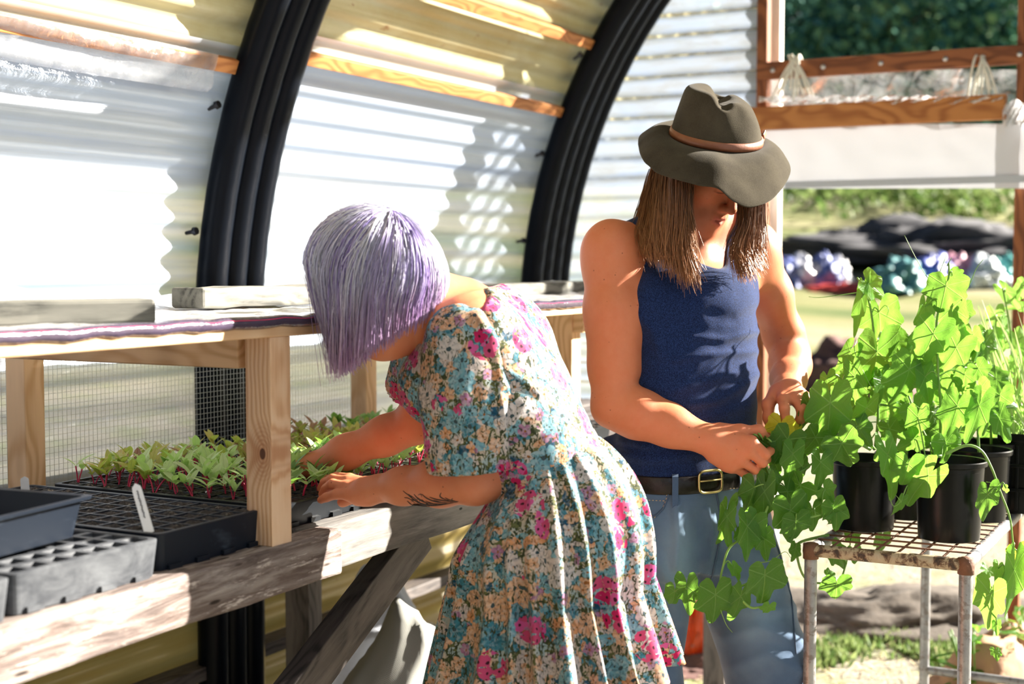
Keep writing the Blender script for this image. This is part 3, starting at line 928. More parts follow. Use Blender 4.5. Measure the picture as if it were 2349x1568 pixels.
m_bb = simple('blue_bag', (.12, .16, .42), .5, var=.6, vs=5)
for i, (px, w, m, lab) in enumerate(((1800, .42, m_bb, 'blue and white sack nearest the singlet among the bags in the field'), (1838, .40, m_bw, 'white plastic sack between the two darker sacks'), (1886, .40, m_bb, 'blue sack with a pale top beside the red tarp'), (1915, .30, m_bw, 'small white sack at the end of the row by the red tarp'))):
    blob('sack', PG(px, 655), (w, w * .8, .42), m, lab, 'sack', 20 + i, 'sacks lying in the field', .3)
m_red = simple('red_tarp', (.62, .07, .06), .5)
blob('tarp', PG(1960, 668), (.75, .3, .12), m_red, 'low red tarp lying on the grass past the sacks', 'tarp', 31, rough=.3, rotz=-1.1)
for i, (px, py, s, c, lab) in enumerate(((2140, 652, .5, (.10, .14, .50), 'blue crate cover nearest the earth heap'), (2200, 650, .45, (.70, .35, .45), 'pink plastic bag among the bright bags'), (2255, 655, .5, (.60, .66, .72), 'white plastic bag among the bright bags'), (2310, 648, .55, (.15, .55, .52), 'teal plastic bag nearest the far jamb'), (2060, 668, .6, (.10, .28, .30), 'dark teal tarp behind the vine tip'))):
    blob('plastic_bag', PG(px, py), (s, s * .7, .42), simple('bag_plastic', c, .4, var=.4, vs=4), lab, 'bag', 44 + i, 'bright bags in the field', .35)
m_or = m_film('orange_bag_plastic', (.95, .16, .03), .95, .3, .6, 18)
p = PG(1612, 1505)
blob('plastic_bag', p, (.17, .12, .26), m_or, 'orange plastic bag on the ground behind the legs of the person in the hat', 'bag', 61, rough=.35)
blob('earth_heap', PG(1600, 1522) + Vector((-.02, 0, 0)), (.20, .20, .07), m_clay, 'dark brown soil spilt under the orange bag', 'heap', 62, rough=.3)
m_sack = simple('brown_sack', (.42, .24, .14), .8, var=.3, vs=8, bump=.6, bs=20)
blob('sack', P(2330, 1640, 3.75) * Vector((1, 1, 0)) if False else Vector((P(2330, 1560, 4.4).x, P(2330, 1560, 4.4).y, 0)), (.42, .3, .34), m_sack, 'brown sack on the floor under the plant table', 'sack', 66, rough=.18)
blob('shadow_mound', PG(2085, 1425), (.62, .42, .13), simple('shadow_brown', (.10, .082, .066), .95, var=.6, vs=25, bump=1.0, bs=40), 'low grey-brown mound standing in for a shadow on the earth behind the pipe table', 'heap', 71, rough=.35, rotz=-1.0)  # mound added for a cast shadow, its shade put into the colour
# grass and weeds on the floor near the doorway: too many blades to count
def grass(name, spots, lab, m, n, hgt, seed):
    rg = random.Random(seed); mb = MB(); tone = []
    for i in range(n):
        px, py, sx = rg.choice(spots)
        p = PG(px + rg.gauss(0, sx), py + rg.gauss(0, sx * .28))
        d = Vector((rg.gauss(0, .5), rg.gauss(0, .5), 1)).normalized() * hgt * rg.uniform(.5, 1.2)
        s = d.cross(Vector((rg.gauss(0, 1), rg.gauss(0, 1), .1))).normalized() * rg.uniform(.003, .008)
        mb.add([p - s, p + s, p + d * .6 + s * .8, p + d, p + d * .6 - s * .8], [(0, 1, 2, 3, 4)])
        tone += [rg.random()] * 5
    me = mb.mesh(name); tone_attr(me, tone)
    o = link(name, me, m); return tag(o, lab, 'grass', kind='stuff')
grass('grass', [(1930, 1490, 40), (2040, 1470, 30), (2130, 1500, 35), (1870, 1520, 30), (2180, 1530, 25)], 'short green grass and weeds on the straw floor', M['bush'], 2600, .05, 8)
def straw(n, seed):
    rg = random.Random(seed); mb = MB()
    for i in range(n):
        p = PG(rg.uniform(1480, 2349), rg.uniform(1150, 1600)) + Vector((0, 0, .006))
        d = Vector((rg.gauss(0, 1), rg.gauss(0, 1), rg.gauss(0, .12))).normalized() * rg.uniform(.03, .10)
        s = d.cross(UP).normalized() * .0022
        mb.add([p - s, p + s, p + d + s, p + d - s], [(0, 1, 2, 3)])
    o = mb.build('straw', simple('straw_stalks', (.66, .54, .33), .8, var=.35, vs=3)); return tag(o, 'loose straw scattered on the earth floor', 'straw', kind='stuff')
straw(5000, 12)
# ------------------------------------------------------------------ bench with its staging frame, film, planks
ZB = 1.02
bench = thing('potting_bench', (2.0, 1.85, 0), 'long timber potting bench with bark edged front rail and dark braces', 'bench')
o = beam('front_rail', (-.6, 1.492, ZB - .042), (2.105, 1.492, ZB - .042), .055, .084, M['rail'], bench, nseg=40, warp=.006, seed=3, bevel=.006)
o['label'] = 'bark edged front rail'
o = beam('front_rail', (2.06, 1.530, ZB - .043), (4.55, 1.530, ZB - .043), .05, .086, M['rail2'], bench, nseg=20, warp=.002, seed=4, bevel=.004)
o['label'] = 'grey washed front rail'
beam('back_rail', (-.6, 2.26, ZB - .045), (4.55, 2.26, ZB - .045), .045, .09, M['dark_wood'], bench)
for i, x in enumerate((-.5, .1, .7, 1.3, 1.9, 2.5, 3.1, 3.7, 4.3)):
    beam('bearer', (x, 1.55, ZB - .06), (x, 2.24, ZB - .06), .045, .07, M['dark_wood'], bench)
for i in range(6):
    y = 1.60 + i * .118
    beam('deck_board', (-.6, y, ZB - .012), (4.55, y, ZB - .012), .108, .02, M['dark_wood'], bench, seed=i)
for x, y in ((-.4, 1.56), (2.98, 1.575), (4.4, 1.575), (-.4, 2.2), (1.3, 2.2), (2.98, 2.2), (4.4, 2.2)):
    beam('leg', (x, y, 0), (x, y, ZB - .09), .075, .06, M['dark_wood'], bench, up=Vector((1, 0, 0)))
a, b = PV(960, 1218, 1.60), PV(640, 1640, 1.60)
b = a + (b - a) * ((a.z - .04) / (a.z - b.z))
beam('brace', a, b, .045, .085, M['dark_wood'], bench, up=Vector((0, 1, 0)).cross((b - a).normalized()))
# staging frame standing on the bench: posts, top rails
shelf = thing('staging_frame', (2.0, 1.85, ZB), 'pale pine frame standing on the bench, carrying the film covered top', 'shelf')
ZT = PV(618, 770, 1.502).z
print('shelf z', ZT)
for i, (p0, yy) in enumerate(((PV(616, 1000, 1.497).x, 1.497), (PV(1300, 800, 1.60).x, 1.60), (.75, 1.497))):
    o = beam('post', (p0, yy, ZB if i != 0 else ZB), (p0, yy, ZT), .054, .054, M['pine_knot'] if i == 0 else M['pine'], shelf, up=Vector((0, 1, 0)), seed=i, bevel=.0015)
for px, y in ((60, 2.19), (835, 2.19)):
    x = PV(px, 1000, y).x
    beam('post', (x, y, ZB), (x, y, ZT - .01), .052, .052, M['pine'], shelf, up=Vector((0, 1, 0)), seed=int(px))
beam('top_rail', (-.5, 1.50, ZT + .010), (4.6, 1.50, ZT + .010), .065, .02, M['pine'], shelf)
beam('top_rail', (-.5, 2.19, ZT + .010), (4.6, 2.19, ZT + .010), .05, .02, M['pine'], shelf)
for x in (PV(616, 1000, 1.497).x, .75, PV(1300, 800, 1.60).x, 4.4):
    beam('cross_rail', (x - .005, 1.545, ZT - .028), (x - .005, 2.165, ZT - .028), .03, .055, M['pine'], shelf)
# plastic covered board top
for y in (1.70, 1.93):
    beam('top_slat', (-.5, y, ZT + .016), (4.6, y, ZT + .016), .045, .018, M['pine'], shelf)
mb = MB()
for i in range(int((3.35 + .4) / .0125)):
    x = -.4 + i * .0125
    mb.box((x, 2.235, (ZB + ZT) / 2), (.0007, .0007, ZT - ZB))
for j in range(int((ZT - ZB) / .0125)):
    mb.box((1.475, 2.235, ZB + .006 + j * .0125), (3.75, .0007, .0007))
mb.build('wire_mesh', M['wire'], shelf)
# film draped over the top with a rolled front edge
cover = thing('plastic_cover', (2.0, 1.85, ZT + .05), 'crinkled clear plastic cover draped over the staging top with a dark rolled edge', 'plastic sheet')
rows = []
NX = 260
for j in range(31):
    t = j / 30
    y = 1.470 + t * .79
    row = []
    for i in range(NX + 1):
        x = -.5 + 5.1 * i / NX
        z = ZT + .028 + .006 * mnoise.noise(Vector((x * 5, y * 22, 1))) + .006 * mnoise.noise(Vector((x * 18, y * 9, 4)))
        back = max(0, (t - .55) / .45)
        z += back * (.012 + .05 * max(0, mnoise.noise(Vector((x * 2.2, 4.0, 2.0))) + .25) + .012 * mnoise.noise(Vector((x * 11, y * 11, 9))))
        if t < .06: z -= .022 * (1 - t / .06)
        row.append((x, y, z))
    rows.append(row)
mb = MB(); mb.grid(rows); mb.build('film', M['film'], cover, smooth=True)
m_roll = simple('rolled_dark_film', (.06, .045, .075), .14, spec=.9, var=.6, vs=16, bump=.9, bs=30)
mb = MB()
pts = [(-.5 + 5.1 * i / 170, 1.468 + .003 * mnoise.noise(Vector((i * .7, 0, 0))), ZT + .026 + .004 * mnoise.noise(Vector((i * .5, 2, 0)))) for i in range(171)]
mb.tube(pts, [.0105 + .003 * mnoise.noise(Vector((i * .9, 0, 5))) for i in range(171)], 10)
mb.build('rolled_edge', m_roll, cover, smooth=True)
mb = MB(); mb.tube([(p[0], p[1] - .0095, p[2] + .005) for p in pts], .0007, 6); mb.build('red_stripe', simple('red_thread', (.62, .03, .12), .5), cover)
def plank(a, b, w, h, m, lab, seed):
    o = beam('weathered_plank', a, b, w, h, m, bevel=.006, nseg=14, warp=.004, seed=seed)
    return tag(o, lab, 'plank', 'planks weighing down the plastic cover')
zt = ZT + .026
a = PV(341, 714, 1.62); a.z = zt + .020; b = PV(0, 716, 1.74); b.z = zt + .020
plank(a, a + (b - a).normalized() * 1.3, .085, .040, M['grey_wood'], 'grey weathered plank with a rounded end lying nearest the black trays', 11)
a = PV(428, 690, 1.90); a.z = zt + .028
plank(a, a + Vector((.85, -.02, 0)), .085, .042, M['grey_wood'], 'weathered plank with a dark cut end lying behind the lilac hair', 12)
plank(Vector((3.5, 1.93, zt + .02)), Vector((4.5, 1.95, zt + .02)), .09, .036, M['grey_wood'], 'grey plank on the far end of the cover between the dress and the singlet', 13)

# ------------------------------------------------------------------ trays
def tray(o, ex, ey, sx, sy, h, nx, ny, m, lab, soil=True, bar=.0035, pit=.04, solid=False, fill=.0025, grp=None, cat='tray', flare=.0):
    """o: near corner at the bottom; ex, ey unit axes in plan"""
    ex, ey = Vector(ex).normalized(), Vector(ey).normalized()
    o = Vector(o)
    t = thing('seed_tray', o + ex * sx / 2 + ey * sy / 2, lab, cat, grp)
    W = lambda a, b, z: o + ex * a + ey * b + Vector((0, 0, z))
    mb = MB()
    lip, wall = .010, .003
    def ring(d, z):
        c = .012 if d < .02 else .008
        x0, x1, y0, y1 = d, sx - d, d, sy - d
        pts = []
        for cx_, cy_, a0 in ((x0 + c, y0 + c, 180), (x1 - c, y0 + c, 270), (x1 - c, y1 - c, 0), (x0 + c, y1 - c, 90)):
            for k in range(5):
                a = math.radians(a0 + 22.5 * k); pts.append(W(cx_ + c * math.cos(a), cy_ + c * math.sin(a), z))
        return pts
    f = flare
    if solid:
        rows = [ring(f + .012, .0), ring(.008, h - .006), ring(-.002, h - .006), ring(-.003, h - .001), ring(.002, h), ring(.008, h - .002), ring(f + .014, .004)]
        mb.grid(rows, closed=True)
        r = ring(f + .014, .004); n = mb.add(r, [tuple(range(len(r)))])
        r = ring(f + .012, .0); mb.add(r, [tuple(reversed(range(len(r))))])
        mb.build('body', m, t, smooth=True, auto=40)
        rows = [[W(f + .015 + (sx - 2 * f - .03) * i / 60, f + .015 + (sy - 2 * f - .03) * j / 60, h * .35 + .006 * mnoise.noise(Vector((i * .5, j * .5, 3)))) for i in range(61)] for j in range(61)]
        mb = MB(); mb.grid(rows); mb.build('soil', M['soil'], t, smooth=True)
        return t
    rows = [ring(.006, 0), ring(.001, h - .004), ring(.001, h - .001), ring(.003, h), ring(.010, h), ring(.011, h - .003)]
    mb.grid(rows, closed=True)
    cw_, ch_ = (sx - .016) / nx, (sy - .016) / ny
    for i in range(nx):
        for j in range(ny):
            x0, x1 = .008 + i * cw_, .008 + (i + 1) * cw_
            y0, y1 = .008 + j * ch_, .008 + (j + 1) * ch_
            A = [W(x0, y0, h - .001), W(x1, y0, h - .001), W(x1, y1, h - .001), W(x0, y1, h - .001)]
            b = bar / 2
            Bq = [W(x0 + b, y0 + b, h - .001), W(x1 - b, y0 + b, h - .001), W(x1 - b, y1 - b, h - .001), W(x0 + b, y1 - b, h - .001)]
            q = cw_ * .22 + b
            Cq = [W(x0 + q, y0 + q, h - pit), W(x1 - q, y0 + q, h - pit), W(x1 - q, y1 - q, h - pit), W(x0 + q, y1 - q, h - pit)]
            n = mb.add(A + Bq + Cq, [])
            fs = []
            for k in range(4):
                k2 = (k + 1) % 4
                fs.append((n + k, n + k2, n + 4 + k2, n + 4 + k)); fs.append((n + 4 + k, n + 4 + k2, n + 8 + k2, n + 8 + k))
            fs.append((n + 8, n + 9, n + 10, n + 11))
            mb.f += fs; mb.mi += [0] * len(fs)
    # moulded feet notches along the sides
    for k in range(4):
        for y_ in (0.0,):
            c = W(sx * (.14 + .24 * k), .003, .004); mb.box(c, (.03, .006, .008), Matrix((ex, ey, UP)).transposed())
    mb.build('body', m, t, auto=None)
    if soil:
        NXs, NYs = nx * 8, ny * 8
        rows = []
        for j in range(NYs + 1):
            row = []
            for i in range(NXs + 1):
                fx, fy = (i % 8) / 8, (j % 8) / 8
                edge = min(fx, 1 - fx, fy, 1 - fy) * 2
                z = h - fill + .0075 * (edge - .45) + .0055 * mnoise.noise(Vector((o.x * 90 + i * .55, j * .55, o.y * 50)))
                row.append(W(.008 + (sx - .016) * i / NXs, .008 + (sy - .016) * j / NYs, z))
            rows.append(row)
        mb = MB(); mb.grid(rows); mb.build('soil', M['soil'], t, smooth=False)
    return t
EX, EY = Vector((1, 0, 0)), Vector((0, 1, 0))
ZTR = ZB + .0
def yaw(d): 
    a = math.radians(d); return Vector((math.cos(a), math.sin(a), 0)), Vector((-math.sin(a), math.cos(a), 0))
TG = 'black seed trays on the bench'
cA = PZ(340, 1305, ZB)   # bottom front corner of the empty grey tray
print('trayA', cA, PZ(348, 1290, ZB), PZ(610, 1250, ZB), PZ(600, 1192, 1.08), PZ(95, 1108, 1.08))
tray((1.36, 1.487, ZTR), EX, EY, .292, .56, .058, 7, 13, M['tray_grey'], 'empty grey cell tray with open square cells, under the deep black tray', False, bar=.012, pit=.05, grp=TG)
tray((1.05, 1.475, ZTR), EX, EY, .300, .56, .058, 7, 13, M['tray_grey'], 'pale grey cell tray cut by the picture edge beside the empty grey tray', False, bar=.012, pit=.05, grp=TG)
tray((1.662, 1.500, ZTR), EX, EY, .272, .56, .060, 6, 12, M['tray_dusty'], 'black cell tray of bare soil with a white plant label, left of the knotty post', True, grp=TG)
tray((2.03, 1.548, ZTR), EX, EY, .285, .56, .044, 6, 12, M['tray'], 'black cell tray of green beet seedlings directly behind the knotty post', True, grp=TG)
tray((2.325, 1.552, ZTR), EX, EY, .285, .56, .042, 6, 12, M['tray'], 'black cell tray under the hands in front, first past the knotty post', True, grp=TG)
tray((2.62, 1.552, ZTR), EX, EY, .285, .56, .042, 6, 12, M['tray'], 'black cell tray of purple seedlings behind the forearms of the person in the dress', True, grp=TG)
tray((2.915, 1.552, ZTR), EX, EY, .285, .56, .042, 6, 12, M['tray'], 'black cell tray of dark sparse seedlings by the back pine post', True, grp=TG)
tray((3.21, 1.552, ZTR), EX, EY, .285, .56, .042, 6, 12, M['tray'], 'last black cell tray on the bench, behind the dress sleeve', True, grp=TG)
zt2 = ZB + .066
c = PZ(214, 1226, zt2); fdir = PZ(0, 1285, zt2) - c
e1 = -Vector((fdir.x, fdir.y, 0)).normalized(); e2 = Vector((-e1.y, e1.x, 0))
print('tray b', c, e1)
tray(c - e1 * .42 - e2 * .0, e1, e2, .42, .30, .062, 1, 1, M['tray_dusty'], 'deep black tray without cells, holding a little soil, on top of two cell trays', solid=True, flare=.006, grp=TG)
# labels
def label(p, d, lab, w=.015, L=.10, ink=True, fade=None):
    d = Vector(d).normalized()
    t = thing('plant_label', p, lab, 'label', 'white plant labels')
    s = (RIGHT - d * RIGHT.dot(d)).normalized(); n = d.cross(s)
    mb = MB(); rows = []
    N = 14
    for i in range(N + 1):
        a = i / N
        ww = w / 2 * (1 if a < .86 else math.sqrt(max(0, 1 - ((a - .86) / .14) ** 2)) * .98 + .02)
        rows.append([Vector(p) + d * (a * L) + s * ww * k + n * .0006 * e for k, e in ((-1, -1), (1, -1), (1, 1), (-1, 1))])
    mb.grid(rows, closed=True); mb.build('blade', M['label_white'], t)
    if ink:
        mb = MB(); rg = random.Random(4)
        pts = [Vector(p) + d * (L * (.30 + .55 * i / 40)) + s * (.0012 * math.sin(i * 1.9) + rg.uniform(-.0007, .0007)) - n * .0012 for i in range(41)]
        mb.tube(pts, .0007, 4); mb.build('ink_scribble', M['ink'], t)
LZ = ZB + .058
p = PZ(343, 1222, LZ); label(p, PZ(316, 1222, LZ) - p + Vector((0, 0, .099)) if False else P(318, 1136, (p - Vector((0, 0, CAMZ))).dot(FWD) + .03) - p, 'white plant label with a pencil scribble leaning at the corner of the soil tray', L=.088)
p = PZ(60, 1150, LZ); label(p, (-.05, .02, 1), 'small white plant label poking up behind the deep black tray', L=.045, ink=False)
p = PZ(818, 1092, ZB + .04); label(p, (0, 0, 1), 'white plant label standing between the forearms of the person in the dress', L=.035, w=.018, ink=False)
# ------------------------------------------------------------------ seedlings, one object each
def leafmesh(mb, uvs, tone, c, d, n, L, w, cup=.2, tn=.5, seg=5, mi=0):
    """simple pointed leaf from c along d, normal n; uv carries leaf coordinates"""
    d = d.normalized(); s = d.cross(n).normalized(); n = s.cross(d)
    rows = []
    vs, uv = [], []
    for i in range(seg + 1):
        t = i / seg
        ww = w * math.sin(math.pi * min(1, (t * .92 + .06))) ** .8
        for k in (-1, 0, 1):
            vs.append(c + d * (t * L) + s * (ww * .5 * k) + n * (cup * abs(k) * ww * .6 - L * .25 * t * t))
            uv.append((k * ww * .5 / L, t))
    fs = []
    for i in range(seg):
        for k in range(2):
            a = i * 3 + k; fs.append((a, a + 1, a + 4, a + 3))
    mb.add(vs, fs, mi); uvs += uv; tone += [tn] * len(vs)
def finish_leaves(mb, name, uvs, tone):
    me = mb.mesh(name)
    ul = me.uv_layers.new(name='UVMap')
    idx = np.empty(len(me.loops), dtype=np.int32); me.loops.foreach_get('vertex_index', idx)
    ul.data.foreach_set('uv', np.array(uvs, dtype=np.float32)[idx].ravel())
    tone_attr(me, tone)
    return me
def seedling_mesh(seed, kind):
    rg = random.Random(seed); mb = MB(); uvs, tone = [], []
    for sd in range(rg.choice((2, 2, 3))):
        h = rg.uniform(.016, .030)
        lean = Vector((rg.gauss(0, .35), rg.gauss(0, .35), 1)).normalized()
        top = lean * h
        n0 = len(mb.v)
        mb.tube(spline([Vector((0, 0, -.004)), lean * h * .5 + Vector((rg.uniform(-.002, .002), 0, 0)), top], 3), .0012, 5, mi=1)
        uvs += [(0, 0)] * (len(mb.v) - n0); tone += [.5] * (len(mb.v) - n0)
        nl = rg.choice((2, 3, 4))
        a0 = rg.uniform(0, 6.28)
        for k in range(nl):
            a = a0 + 2 * math.pi * k / nl + rg.uniform(-.4, .4)
            el = rg.uniform(.5, 1.2)
            d = Vector((math.cos(a) * math.cos(el), math.sin(a) * math.cos(el), math.sin(el)))
            L = rg.uniform(.024, .038) * (1 if k < 2 else .8)
            n = (UP - d * UP.dot(d)).normalized()
            leafmesh(mb, uvs, tone, top, d, n, L, L * rg.uniform(.32, .46), tn=rg.random())
    me = finish_leaves(mb, 'seedling', uvs, tone)
    for m in ((M['seed_leaf'], M['stem_red']), (M['seed_olive'], M['stem_red']), (M['seed_red'], M['stem_red']), (M['seed_dark'], M['stem_red']))[kind]: me.materials.append(m)
    me.polygons.foreach_set('use_smooth', [True] * len(me.polygons))
    return me
SEED = [[seedling_mesh(100 * k + i, k) for i in range(9)] for k in range(4)]
rg = random.Random(77)
KIND = ('pale green seedling', 'olive yellow seedling', 'purple red seedling', 'dark green seedling')
def sow(tx, ty, sx, sy, nx, ny, pick, where, size, z=ZB + .060, keep=1.0):
    for i in range(nx):
        for j in range(ny):
            if rg.random() > keep: continue
            x = tx + .008 + (sx - .016) * (i + .5 + rg.uniform(-.22, .22)) / nx
            y = ty + .008 + (sy - .016) * (j + .5 + rg.uniform(-.22, .22)) / ny
            k = pick(i / nx, j / ny)
            o = bpy.data.objects.new('seedling', rg.choice(SEED[k]))
            COL.objects.link(o)
            o.location = (x, y, z); o.rotation_euler = (0, 0, rg.uniform(0, 6.28))
            s = size * rg.uniform(.8, 1.2); o.scale = (s, s, s)
            tag(o, KIND[k] + ' ' + where, 'seedling', KIND[k] + 's ' + where)
def pk1(a, b):   # near tray: green in front, olive and red at the back
    if b > .72: return rg.choice((1, 1, 2, 1, 0))
    if b > .5: return rg.choice((0, 0, 1))
    return 3 if (b < .12 and rg.random() < .5) else 0
sow(2.03, 1.555, .285, .56, 6, 12, pk1, 'with a crimson stem in the tray directly behind the knotty post', 1.25, ZB + .040, .97)
sow(2.325, 1.565, .285, .56, 6, 12, lambda a, b: rg.choice((0, 0, 3)) if b < .45 else rg.choice((1, 1, 2, 0)), 'in the tray under the hands of the person in the dress', 1.15, ZB + .038, .95)
sow(2.62, 1.565, .285, .56, 6, 12, lambda a, b: rg.choice((0, 1, 0)) if b < .55 else rg.choice((2, 2, 1)), 'in the tray behind the forearms of the person in the dress', 1.1, ZB + .038, .92)
sow(2.915, 1.565, .285, .56, 6, 12, lambda a, b: rg.choice((0, 2, 1)) if b < .6 else rg.choice((2, 3, 3)), 'in the tray by the back pine post', 1.0, ZB + .038, .8)

# ------------------------------------------------------------------ things stored under the bench
def drape(name, c, size, seed, m, lab, cat, amp=.12, n=50, uvs=8):
    mb = MB(); rows = []
    for j in range(n + 1):
        row = []
        for i in range(n + 1):
            a, b = i / n - .5, j / n - .5
            hump = max(0, 1 - (a * a + b * b) * 4.2)
            q = Vector((a * 3 + seed, b * 3, seed * .3))
            z = size[2] * hump ** .6 * (.75 + .5 * mnoise.noise(q)) + amp * .5 * mnoise.noise(q * 2.3) + .3 * amp * (1 - abs(mnoise.noise(q * 3.1))) 
            row.append(Vector(c) + Vector((a * size[0] + .1 * mnoise.noise(q * 1.7), b * size[1] + .1 * mnoise.noise(q * 1.3 + Vector((5, 5, 5))), max(.004, z))))
        rows.append(row)
    mb.grid(rows)
    me = mb.mesh(name)
    ul = me.uv_layers.new(name='UVMap'); idx = np.empty(len(me.loops), dtype=np.int32); me.loops.foreach_get('vertex_index', idx)
    uv = np.array([(i / n * uvs / 8, j / n * uvs / 8) for j in range(n + 1) for i in range(n + 1)], dtype=np.float32); ul.data.foreach_set('uv', uv[idx].ravel())
    o = link(name, me, m, base=c, smooth=True)
    return tag(o, lab, cat)
drape('shade_cloth', (2.95, 1.82, 0), (1.15, .55, .62), 2.0, M['net'], 'heap of grey shade cloth on the ground under the bench', 'cloth', .10)
drape('plastic_sheet', (3.55, 2.05, 0), (1.2, .55, .80), 7.0, M['film_white'], 'crumpled white plastic sheet heaped under the far end of the bench', 'plastic sheet', .25)
drape('sacking', (3.25, 1.95, 0), (.5, .4, .34), 11.0, m_sack, 'brown sacking bundled between the shade cloth and the white plastic', 'sack', .18)
# ------------------------------------------------------------------ continuous bodies: distance fields turned into one surface
def npv(v): return np.array(v, dtype=np.float32)
class Field:
    def __init__(s, lo, hi, h):
        s.lo, s.h = npv(lo), h
        s.n = np.ceil((npv(hi) - s.lo) / h).astype(int) + 1
        s.f = np.full(s.n, 1.0, dtype=np.float32)
        s.ax = [s.lo[i] + h * np.arange(s.n[i], dtype=np.float32) for i in range(3)]
    def sl(s, lo, hi):
        a = np.clip(np.floor((npv(lo) - s.lo) / s.h).astype(int), 0, s.n)
        b = np.clip(np.ceil((npv(hi) - s.lo) / s.h).astype(int) + 1, 0, s.n)
        return tuple(slice(a[i], max(a[i], b[i])) for i in range(3))
    def xyz(s, sl):
        return s.ax[0][sl[0]][:, None, None], s.ax[1][sl[1]][None, :, None], s.ax[2][sl[2]][None, None, :]
    def put(s, fn, lo, hi, k, op):
        pad = k + 3 * s.h
        sl = s.sl(npv(lo) - pad, npv(hi) + pad)
        if any(q.stop <= q.start for q in sl): return
        d = fn(*s.xyz(sl)); a = s.f[sl]
        if op == 'add':
            if k > 0:
                e = np.maximum(k - np.abs(a - d), 0) / k; r = np.minimum(a, d) - e * e * k * .25
            else: r = np.minimum(a, d)
        else:
            if k > 0:
                e = np.maximum(k - np.abs(a + d), 0) / k; r = np.maximum(a, -d) + e * e * k * .25
            else: r = np.maximum(a, -d)
        s.f[sl] = r
    def cap(s, a, b, ra, rb=None, k=.01, op='add'):
        a, b = npv(a), npv(b); rb = ra if rb is None else rb
        ab = b - a; L2 = float(ab @ ab) + 1e-12
        def fn(X, Y, Z):
            px, py, pz = X - a[0], Y - a[1], Z - a[2]
            t = np.clip((px * ab[0] + py * ab[1] + pz * ab[2]) / L2, 0, 1)
            return np.sqrt((px - t * ab[0]) ** 2 + (py - t * ab[1]) ** 2 + (pz - t * ab[2]) ** 2) - (ra + (rb - ra) * t)
        r = max(ra, rb); s.put(fn, np.minimum(a, b) - r, np.maximum(a, b) + r, k, op)
    def chain(s, pts, rs, k=.01, op='add'):
        for i in range(len(pts) - 1): s.cap(pts[i], pts[i + 1], rs[i], rs[i + 1], k, op)
    def ell(s, c, r, R=None, k=.01, op='add'):
        """R: three world axes (rows)"""
        c, r = npv(c), npv(r)
        R = np.eye(3, dtype=np.float32) if R is None else npv([list(q) for q in R])
        def fn(X, Y, Z):
            px, py, pz = X - c[0], Y - c[1], Z - c[2]
            k0 = 0; k1 = 0
            for i in range(3):
                q = (px * R[i, 0] + py * R[i, 1] + pz * R[i, 2]) / r[i]
                k0 = k0 + q * q; k1 = k1 + (q / r[i]) ** 2
            k0 = np.sqrt(k0); k1 = np.sqrt(k1) + 1e-6
            return k0 * (k0 - 1) / k1
        e = np.sqrt(((R * r[:, None]) ** 2).sum(0)); s.put(fn, c - e, c + e, k, op)
    def tube(s, keys, S, F, A, k=.01, op='add', p=2.25, grow=0.0):
        """keys: (centre, half width along S, half depth along F), stations along A"""
        S, F, A = npv(S), npv(F), npv(A)
        cs = np.array([list(q[0]) for q in keys], dtype=np.float32)
        st = cs @ A
        o = np.argsort(st); cs, st = cs[o], st[o]
        w = npv([keys[i][1] + grow for i in o]); d = npv([keys[i][2] + grow for i in o])
        # smooth the stations
        tt = np.linspace(0, len(st) - 1, (len(st) - 1) * 12 + 1)
        def sm(v):
            y = np.interp(tt, np.arange(len(st)), v)
            for _ in range(3):
                y[1:-1] = (np.convolve(y, np.ones(7) / 7, 'same'))[1:-1] * .0 + np.convolve(np.pad(y, 4, 'edge'), np.ones(9) / 9, 'valid')[1:-1]
            return y.astype(np.float32)
        st2 = np.interp(tt, np.arange(len(st)), st).astype(np.float32)
        w2, d2 = sm(w), sm(d)
        c2 = np.stack([sm(cs[:, i]) for i in range(3)], 1)
        s_c, f_c = c2 @ S, c2 @ F
        m = float(max(w.max(), d.max()))
        def fn(X, Y, Z):
            a = X * A[0] + Y * A[1] + Z * A[2]
            ww, dd = np.interp(a, st2, w2), np.interp(a, st2, d2)
            q1 = np.abs((X * S[0] + Y * S[1] + Z * S[2] - np.interp(a, st2, s_c)) / ww)
            q2 = np.abs((X * F[0] + Y * F[1] + Z * F[2] - np.interp(a, st2, f_c)) / dd)
            r = (q1 ** p + q2 ** p) ** (1 / p)
            dist = (r - 1) * np.minimum(ww, dd)
            return np.maximum(dist, np.maximum(st2[0] - a, a - st2[-1])).astype(np.float32)
        s.put(fn, cs.min(0) - m, cs.max(0) + m, k, op)
    def plane(s, p, n):
        """keep the side the normal points away from"""
        p, n = npv(p), npv(n) / np.linalg.norm(npv(n))
        X, Y, Z = s.xyz((slice(None),) * 3)
        s.f = np.maximum(s.f, ((X - p[0]) * n[0] + (Y - p[1]) * n[1] + (Z - p[2]) * n[2]).astype(np.float32))
    def near(s, w=.03):
        return np.abs(s.f) < w
    def folds(s, lines, w=.03, mask=None):
        """creases: polylines measured in the photo (px), width px, height m; pushed out along the field"""
        idx = np.argwhere(s.near(w)); 
        pts = idx * s.h + s.lo
        px, py, dep = project(pts)
        disp = np.zeros(len(pts), dtype=np.float32)
        for ln, wd_, amp in lines:
            best = np.full(len(pts), 1e9, dtype=np.float32)
            for (x0, y0), (x1, y1) in zip(ln[:-1], ln[1:]):
                dx, dy = x1 - x0, y1 - y0; L = dx * dx + dy * dy + 1e-6
                t = np.clip(((px - x0) * dx + (py - y0) * dy) / L, 0, 1)
                e = np.hypot(px - x0 - t * dx, py - y0 - t * dy)
                best = np.minimum(best, e)
            disp += amp * np.exp(-(best / wd_) ** 2)
        s.f[idx[:, 0], idx[:, 1], idx[:, 2]] -= disp
